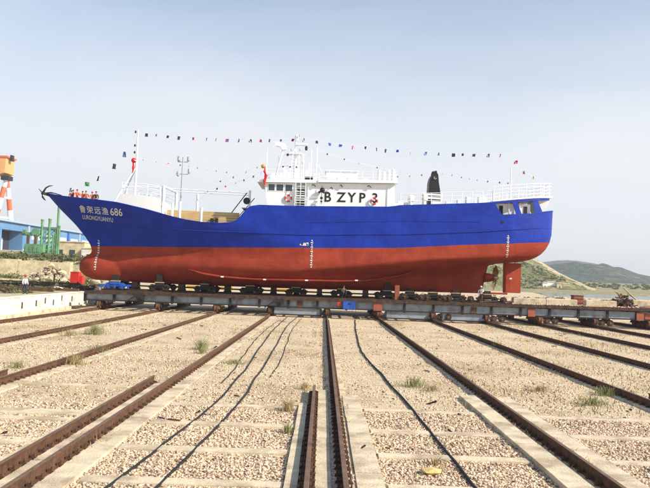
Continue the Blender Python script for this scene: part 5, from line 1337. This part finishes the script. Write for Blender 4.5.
for k in range(70):
    x = random.uniform(-41, -27.6); y = random.uniform(79.5, 93)
    if -x < 26.6 + max(0, y - 84) * .25 + .8: continue
    z = max(T1(x, y), 1.4) + .15; d = Vector((random.uniform(-1, 1), random.uniform(-.6, .6), random.uniform(-.15, .3))).normalized() * random.uniform(.3, 1.1); s.c = random.randint(0, 2)
    s.beam(Vector((x, y, z)) - d, Vector((x, y, z)) + d, random.uniform(.08, .3))
tag(s.build('debris_litter', [M_dark, M_brcloth, M_conc], None), 'litter of dark scrap wood and iron in the left yard', 'debris'); bpy.data.objects['debris_litter']['kind'] = 'stuff'
rb = thing('red_cabinet', (-33.2, 95, 2.0), 'bright red steel cabinet standing beside the bulb of the bow', 'cabinet')
MB().box(-34.0, -32.9, 94.4, 95.6, 2.05, 3.8).build('case', M_red, rb); MB().box(-32.9, -32.4, 94.5, 95.5, 2.15, 3.35).build('side_box', M_red, rb)
MB().box(-34.04, -32.86, 94.36, 95.64, 3.8, 3.87).build('lid', M_red, rb)
for x in (-33.9, -33.1): MB().box(x, x + .12, 94.5, 95.5, 1.6, 2.05).build('foot', M_dark, rb)
tag(MB().tube([(-35.6, 93, 1.9), (-35.6, 93, 3.3)], .11, 8).ball((-35.6, 93, 3.35), .16, 8).build('bollard_post', M_dark, None), 'dark upright post just left of the red cabinet', 'post')

# green lattice machine behind the bank
gm = thing('green_rig', (-58, 150, 6.6), 'green steel piling rig with tall posts behind the grassy bank', 'rig')
g = lambda px, Y=150: (px - 323) / 700 * Y
for (px, z0, z1, r) in ((40.2, 6.4, 14.7, .3), (47.6, 6.4, 14.9, .3), (55.8, 6.2, 19.9, .26), (57.4, 6.2, 13.5, .24), (53.6, 6.2, 12.5, .18), (44, 6.2, 12.6, .16), (51.5, 6.4, 11.5, .25), (35.2, 6.4, 11.6, .3)):
    s = MB(); s.tube([(g(px), 150, z0), (g(px), 150, z1)], r, 10); s.lathe((g(px), 150, z1 - .3), (0, 0, 1), [(r * 1.3, 0), (r * 1.3, .25)], 10); s.build('post', M_green, gm)
for (a, b, z) in ((38, 58, 10.8), (38, 58, 8.2), (40, 57, 12.9)): MB().beam((g(a), 150, z), (g(b), 150, z), .4).build('cross_beam', M_green, gm)
MB().box(g(20), g(30.5), 149.5, 150.6, 11.1, 11.8).build('jib', M_green, gm); MB().box(g(22), g(25), 149.3, 150.7, 11.5, 12.3).build('jib_head', M_green, gm)
s = MB(); s.lathe((g(34.5), 149.4, 11.8), (0, 1, 0), [(.9, 0), (.95, .2), (.95, .8), (.9, 1.0)], 14); s.build('drum', M_green, gm)
MB().box(g(26), g(45), 148.6, 151.6, 7.0, 9.3).build('engine_house', M_green, gm)
for a in (27, 31, 35, 39): MB().box(g(a), g(a + 2.6), 148.52, 148.6, 7.6, 8.7).build('side_panel', M_green, gm)
MB().box(g(25), g(59), 148.4, 152.0, 6.0, 6.95).build('base', M_green, gm)
for a in (27.5, 35): MB().beam((g(a), 149.6, 9.3), (g(a), 149.6, 11.3), .5).build('mast_stub', M_brcloth, gm)
for (a, b) in ((40.2, 47.6), (47.6, 55.6)):
    for z in (7.3, 8.3, 9.3, 10.2, 11.2): MB().beam((g(a), 150, z), (g(b), 150, z + 1.9), .16).build('brace', M_green, gm)

# low pale building under the bow
lb_ = thing('low_building', (-56, 175, 6), 'low pale building with flat roof behind the bow bulb', 'building')
MB().box(-67, -58.9, 172, 184, 5.5, 10.9).build('wall', M_bankw, lb_); MB().box(-67.2, -58.7, 171.8, 184.2, 10.9, 11.1).build('roof', M_conc, lb_)
MB().box(-58.85, -50, 170, 184, 5, 9.4).build('annex_wall', M_wallc, lb_); MB().box(-59, -49.8, 169.8, 184.2, 9.4, 9.6).build('annex_roof', M_conc, lb_)
for x in (-65.5, -62.5): MB().box(x, x + 1.4, 171.93, 171.99, 7.5, 9).build('window', M_glass, lb_)
for x in (-57.5, -54.2): MB().box(x, x + 1.2, 169.93, 169.99, 6.3, 8.0).build('window', M_dark, lb_)
tag(MB().box(-62, -57.5, 166, 168, 5.8, 7.1).box(-61.6, -58.6, 166.2, 167.8, 7.1, 7.5).build('blue_container', M_bluep, None), 'small blue container in front of the low pale building', 'container')

# blue hall
hall = thing('shipyard_hall', (-135, 320, 12), 'long blue-clad shipyard hall with pale roof edge at left', 'building')
def hx(y): return -142 + (y - 250) * .072
HZ = 24.0
def hseg(y0, y1, z0, z1, dx, dep, name, mt): MB().hexa([(hx(y0) + dx, y0, z0), (hx(y0) + dx - dep, y0, z0), (hx(y1) + dx - dep, y1, z0), (hx(y1) + dx, y1, z0), (hx(y0) + dx, y0, z1), (hx(y0) + dx - dep, y0, z1), (hx(y1) + dx - dep, y1, z1), (hx(y1) + dx, y1, z1)]).build(name, mt, hall)
hseg(318, 520, 8, HZ, 0, 60, 'wall', M_hallblue)
hseg(250, 300, 8, HZ, 0, 60, 'wall', M_hallblue)
hseg(300, 318, 20.6, HZ, 0, 60, 'door_lintel', M_hallblue)
hseg(300, 318, 8, 20.6, -6, 54, 'doorway_shade', M_ncloth)  # navy back wall paints in the shade inside the doorway
hseg(302, 312, 11, 17.2, -5.8, .15, 'bright_interior', M_white)  # white panel stands in for the bright interior seen through the doorway
hseg(249, 521, HZ, HZ + .8, 1.2, 64, 'roof_edge', M_hallroof)
MB().hexa([(hx(249) + 1.2, 249, HZ + .8), (hx(249) - 62, 249, HZ + .8), (hx(521) - 62, 521, HZ + .8), (hx(521) + 1.2, 521, HZ + .8), (hx(249) - 24, 249, HZ + 2.2), (hx(249) - 38, 249, HZ + 2.2), (hx(521) - 38, 521, HZ + 2.2), (hx(521) - 24, 521, HZ + 2.2)]).build('roof', M_hallroof, hall)
for y in list(range(322, 520, 14)) + [262, 276, 290]: hseg(y, y + 1.4, 9, HZ - .05, .5, .5, 'column', M_hallroof if y % 28 else M_bluep)
for y in range(326, 505, 14): hseg(y, y + 9, 17.5, 20.5, .12, .12, 'window_band', mat('pale_skylight_sheet', (.42, .52, .62), .4))
hseg(318, 520, 8, 12.8, .3, .3, 'plinth', M_hallroof)

# gantry crane far beyond
cr = thing('gantry_crane', (-190, 420, 14), 'tall shipyard gantry crane with orange girder and red and white banded legs', 'crane')
MB().prism([(-330, 58.6), (-186.5, 59.6), (-184.0, 60.5), (-183.6, 69.6), (-330, 69.6)], 414, 426).build('girder', M_craneor, cr)
MB().box(-330, -182.6, 413.5, 426.5, 69.6, 70.5).build('girder_walkway', M_cranered, cr)
MB().box(-182.6, -181.4, 417, 420, 68, 71.5).build('end_platform', M_dark, cr)
lt = Vector((-188.6, 420, 58.8)); 
for (bx, by) in ((-194.5, 412), (-185.5, 428)):
    lbv = Vector((bx, by, 12)); n = 7
    for k in range(n):
        a = lt.lerp(lbv, k / n); b = lt.lerp(lbv, (k + 1) / n); q = MB().tube([a, b], 1.25 + .12 * k, 12).build('leg_band', M_wrail if (k + (bx < -190)) % 2 else M_cranered, cr)
MB().box(-191, -186.3, 417, 423, 56.5, 59.0).build('leg_head', M_dark, cr)
for k, z in enumerate((46, 34, 24)):
    t_ = (58.8 - z) / 46.8; a = lt.lerp(Vector((-194.5, 412, 12)), t_); b = lt.lerp(Vector((-185.5, 428, 12)), t_); MB().tube([a, b], .5, 6).build('leg_tie', M_wrail, cr)
for sx in (-194.5, -185.5): MB().box(sx - 3, sx + 3, 410 if sx < -190 else 426, 414 if sx < -190 else 430, 10, 13).build('travelling_bogie', M_cranered, cr)

for o_ in cr.children:
    if o_.name.startswith('leg'): o_.location.x += 3.5
cr.location.x -= 7.5

# ------------------------------------------------------------------ right background
M_water = bpy.data.materials.new('harbour_water'); M_water.use_nodes = True
_t = M_water.node_tree; _b = _t.nodes['Principled BSDF']; _b.inputs['Base Color'].default_value = (.10, .16, .20, 1); _b.inputs['Roughness'].default_value = .12; _b.inputs['IOR'].default_value = 1.33
_g = N(_t, 'ShaderNodeNewGeometry'); _n = N(_t, 'ShaderNodeTexNoise', Scale=.6, Detail=4.0); _p = N(_t, 'ShaderNodeBump', Strength=.25, Distance=.3)
_t.links.new(_g.outputs['Position'], _n.inputs[0]); _t.links.new(_n.outputs[0], _p.inputs['Height']); _t.links.new(_p.outputs[0], _b.inputs['Normal'])
s = MB(); s.add([(92, 280, .05), (420, 280, .05), (800, 500, .05), (150, 500, .05)], [(0, 1, 2, 3)]); s.build('water', M_water, None, kind='structure')
M_hill = mat('green_hill_slope', (.13, .145, .045), .95, var=.6, scale=.22, col2=(.33, .26, .13), amt=.9, scale2=.06, thr=(.50, .66), bump=1.0, bscale=.35, bdist=2.5)
M_field = mat('dry_grass_field', (.30, .25, .13), .95, var=.25, scale=.25, col2=(.20, .22, .09), amt=.8, scale2=.04, bump=.8, bscale=.5, bdist=1.2)
M_far = mat('wooded_hill', (.026, .052, .024), .95, var=.8, scale=.05, col2=(.20, .17, .11), amt=.7, scale2=.012, thr=(.52, .68), bump=1.0, bscale=.07, bdist=14)
M_cut = mat('pale_cut_soil', (.47, .38, .24), .95, var=.2, scale=.2, col2=(.30, .26, .12), amt=.7, scale2=.08, bump=.9, bscale=.3, bdist=1.5)
def hill(X, Y):   # ridge behind the stern, Y ~ 600
    k = 600 / 700
    r = np.interp(X, [-40, 40, 120, 150, 177, 187, 203, 214, 226, 240], [20, 42, 44, 38, 33.5, 30, 21, 12, 3.5, -2])
    c = np.clip(1 - np.abs(Y - 620) / 105, 0, 1); c = c ** .8
    n = fbm(X * .03, Y * .03, 5, 4)
    g_ = np.abs(fbm(X * .05 + 3, Y * .012, 4, 8) - .47) * 2
    return r * c * (1 + .18 * (n - .5)) - 5.5 * g_ * c * np.minimum(1, (r > 4) * (1 - c) * 2) - .5
o = grid_obj('near_hill', np.linspace(-40, 245, 160), np.linspace(512, 730, 90), hill, M_hill, kind='structure')
o.data.materials.append(M_cut)
for p in o.data.polygons:
    cx, cy = p.center.x, p.center.y
    rr = 176 + (cy - 620) * .12 + 26 * (float(fbm(cy * .09, cx * .09, 4, 3)) - .45) + (34 - p.center.z) * 1.05
    if cx > rr: p.material_index = 1
def field(X, Y):
    base = np.interp(Y, [498, 506, 540, 620, 760, 1000], [-.2, 2.0, 3.6, 6.5, 9.5, 13])
    return base * (1 + .3 * (fbm(X * .02, Y * .02, 3, 12) - .5)) * np.clip((X - 60) / 60, .0, 1) - .1
grid_obj('far_shore_field', np.linspace(60, 900, 120), np.linspace(498, 1000, 40), field, M_field, kind='structure')
def far(X, Y):
    r = np.interp(X, [300, 440, 500, 540, 575, 600, 640, 675, 700, 760, 900, 1100], [30, 50, 58, 63, 60, 58, 50, 38, 29, 22, 16, 10])
    c = np.clip(1 - np.abs(Y - 1500) / 260, 0, 1) ** .8
    return r * c * (1 + .30 * (fbm(X * .03, Y * .02, 5, 14) - .5)) - 9 * np.abs(fbm(X * .02, Y * .006, 4, 18) - .5) * c
grid_obj('wooded_hill', np.linspace(300, 1100, 170), np.linspace(1250, 1760, 70), far, M_far, kind='structure')
def far2(X, Y):
    r = np.interp(X, [400, 700, 800, 870, 930, 1000, 1200, 1700], [40, 70, 96, 108, 112, 104, 60, 30])
    c = np.clip(1 - np.abs(Y - 2600) / 350, 0, 1) ** .8
    return r * c * (1 + .12 * (fbm(X * .01, Y * .01, 5, 24) - .5))
grid_obj('distant_hill', np.linspace(400, 1700, 120), np.linspace(2250, 2950, 40), far2, M_far, kind='structure')
# scrub on hill and far shore
C = []
for _ in range(1500):
    x = random.uniform(60, 205); y = random.uniform(518, 616); z = float(hill(x, y))
    if z < .5 or x > 168 + (34 - z) * 1.0 or fbm(x * .04, y * .04, 3, 44) < .42: continue
    r = random.uniform(.35, 1.3); C.append((x, y, z - .2, r, r * .7))
leaf_clumps(C, 'hillside_scrub', MATS['olive_scrub'], 26, .6, kind='stuff')
C = []
for _ in range(420):
    x = random.uniform(150, 560); y = random.uniform(560, 800); z = float(field(x, y)); r = random.uniform(.8, 2.6); C.append((x, y, z - .2, r * 1.4, r * .8))
leaf_clumps(C, 'shore_scrub', MATS['olive_scrub'], 36, .7, kind='stuff')
# small houses on the far shore
for k, (px, w_, h_, Y, mt, lb) in enumerate(((545, 3.6, 3.8, 525, M_wrail, 'small white hut on the far shore, leftmost of the huts right of the stern'), (551.5, 6.4, 4.6, 527, M_wrail, 'white house with dark door on the far shore, widest of the huts'),
                          (559.5, 4.0, 4.0, 524, M_bankw, 'beige hut on the far shore right of the wide white house'), (566, 5.0, 3.6, 530, M_bankw, 'rightmost small beige hut on the far shore below the hill foot'))):
    x = (px - 323) / 700 * Y; z = 2.7; h_ += .6
    b = thing('hut', (x, Y, z), lb, 'house', 'huts on the far shore')
    MB().box(x - w_ / 2, x + w_ / 2, Y, Y + 5, z, z + h_).build('wall', mt, b)
    MB().prism([(x - w_ / 2 - .3, z + h_), (x + w_ / 2 + .3, z + h_), (x + w_ / 2 - .2, z + h_ + .9), (x - w_ / 2 + .2, z + h_ + .9)], Y - .3, Y + 5.3).build('roof', M_conc, b)
    MB().box(x - .5, x + .5, Y - .06, Y - .01, z, z + 2.3).build('door', M_dark, b)
    if w_ > 4: 
        for dx in (-2., 1.7): MB().box(x + dx - .5, x + dx + .5, Y - .06, Y - .01, z + 1.2, z + 2.4).build('window', M_glass, b)
x_, y_ = rng.uniform(18, 190, 9000), rng.uniform(95, 274, 9000); k_ = (x_ < y_ * .6) & (fbm(x_ * .06, y_ * .05, 4, 51) > .50); x_, y_ = x_[k_], y_[k_]
stones('shore_rubble', np.stack([x_, y_, 0 * x_ + .03], 1), .08 + .5 * rng.random(len(x_)) ** 4, octa(), kind='stuff')
C = []
for _ in range(260):
    y = random.uniform(100, 272); x = random.uniform(.24 * y, .55 * y); r = random.uniform(.3, 1.3)
    if float(fbm(x * .05, y * .04, 3, 61)) > .48: C.append((x, y, -.05, r * 1.3, r * .55))
leaf_clumps(C, 'shore_ground_scrub', MATS['olive_scrub'], 34, .22, kind='stuff')
# low quay edge and moored gear along the near bank of the water
tag(MB().box(92, 330, 278.5, 280.2, -.2, .45).build('quay_wall', M_conc, None), 'low pale quay edge along the near side of the harbour water', 'quay')
# yellow girders lying on the open ground behind the ship
for k, (a, b) in enumerate(((-22.5, -14.8), (-8.6, -5.2))):
    q = MB(); q.box(a, b, 116, 116.3, 1.9, 2.2); q.box(a, b, 115.85, 116.45, 1.85, 1.9); q.box(a, b, 115.85, 116.45, 2.2, 2.25)
    for xx in (a + .4, b - .8): q.box(xx, xx + .4, 115.8, 116.5, -.05, 1.85)
    tag(q.build('yellow_girder', M_yellow, None), ['long yellow girder on trestles seen between the bogies near the bow', 'short yellow girder on trestles seen under the middle of the hull'][k], 'girder')

# ------------------------------------------------------------------ haze
hz = MB().box(-3600, 3600, -400, 4600, -3.0, 150).build('haze', [], None, kind='stuff')
mh = bpy.data.materials.new('air'); mh.use_nodes = True; _t = mh.node_tree; _t.nodes.clear()
pv = N(_t, 'ShaderNodeVolumePrincipled'); pv.inputs['Color'].default_value = (.86, .91, 1, 1); pv.inputs['Density'].default_value = .00024; pv.inputs['Anisotropy'].default_value = .2
_o = N(_t, 'ShaderNodeOutputMaterial'); _t.links.new(pv.outputs[0], _o.inputs['Volume']); hz.data.materials.append(mh)
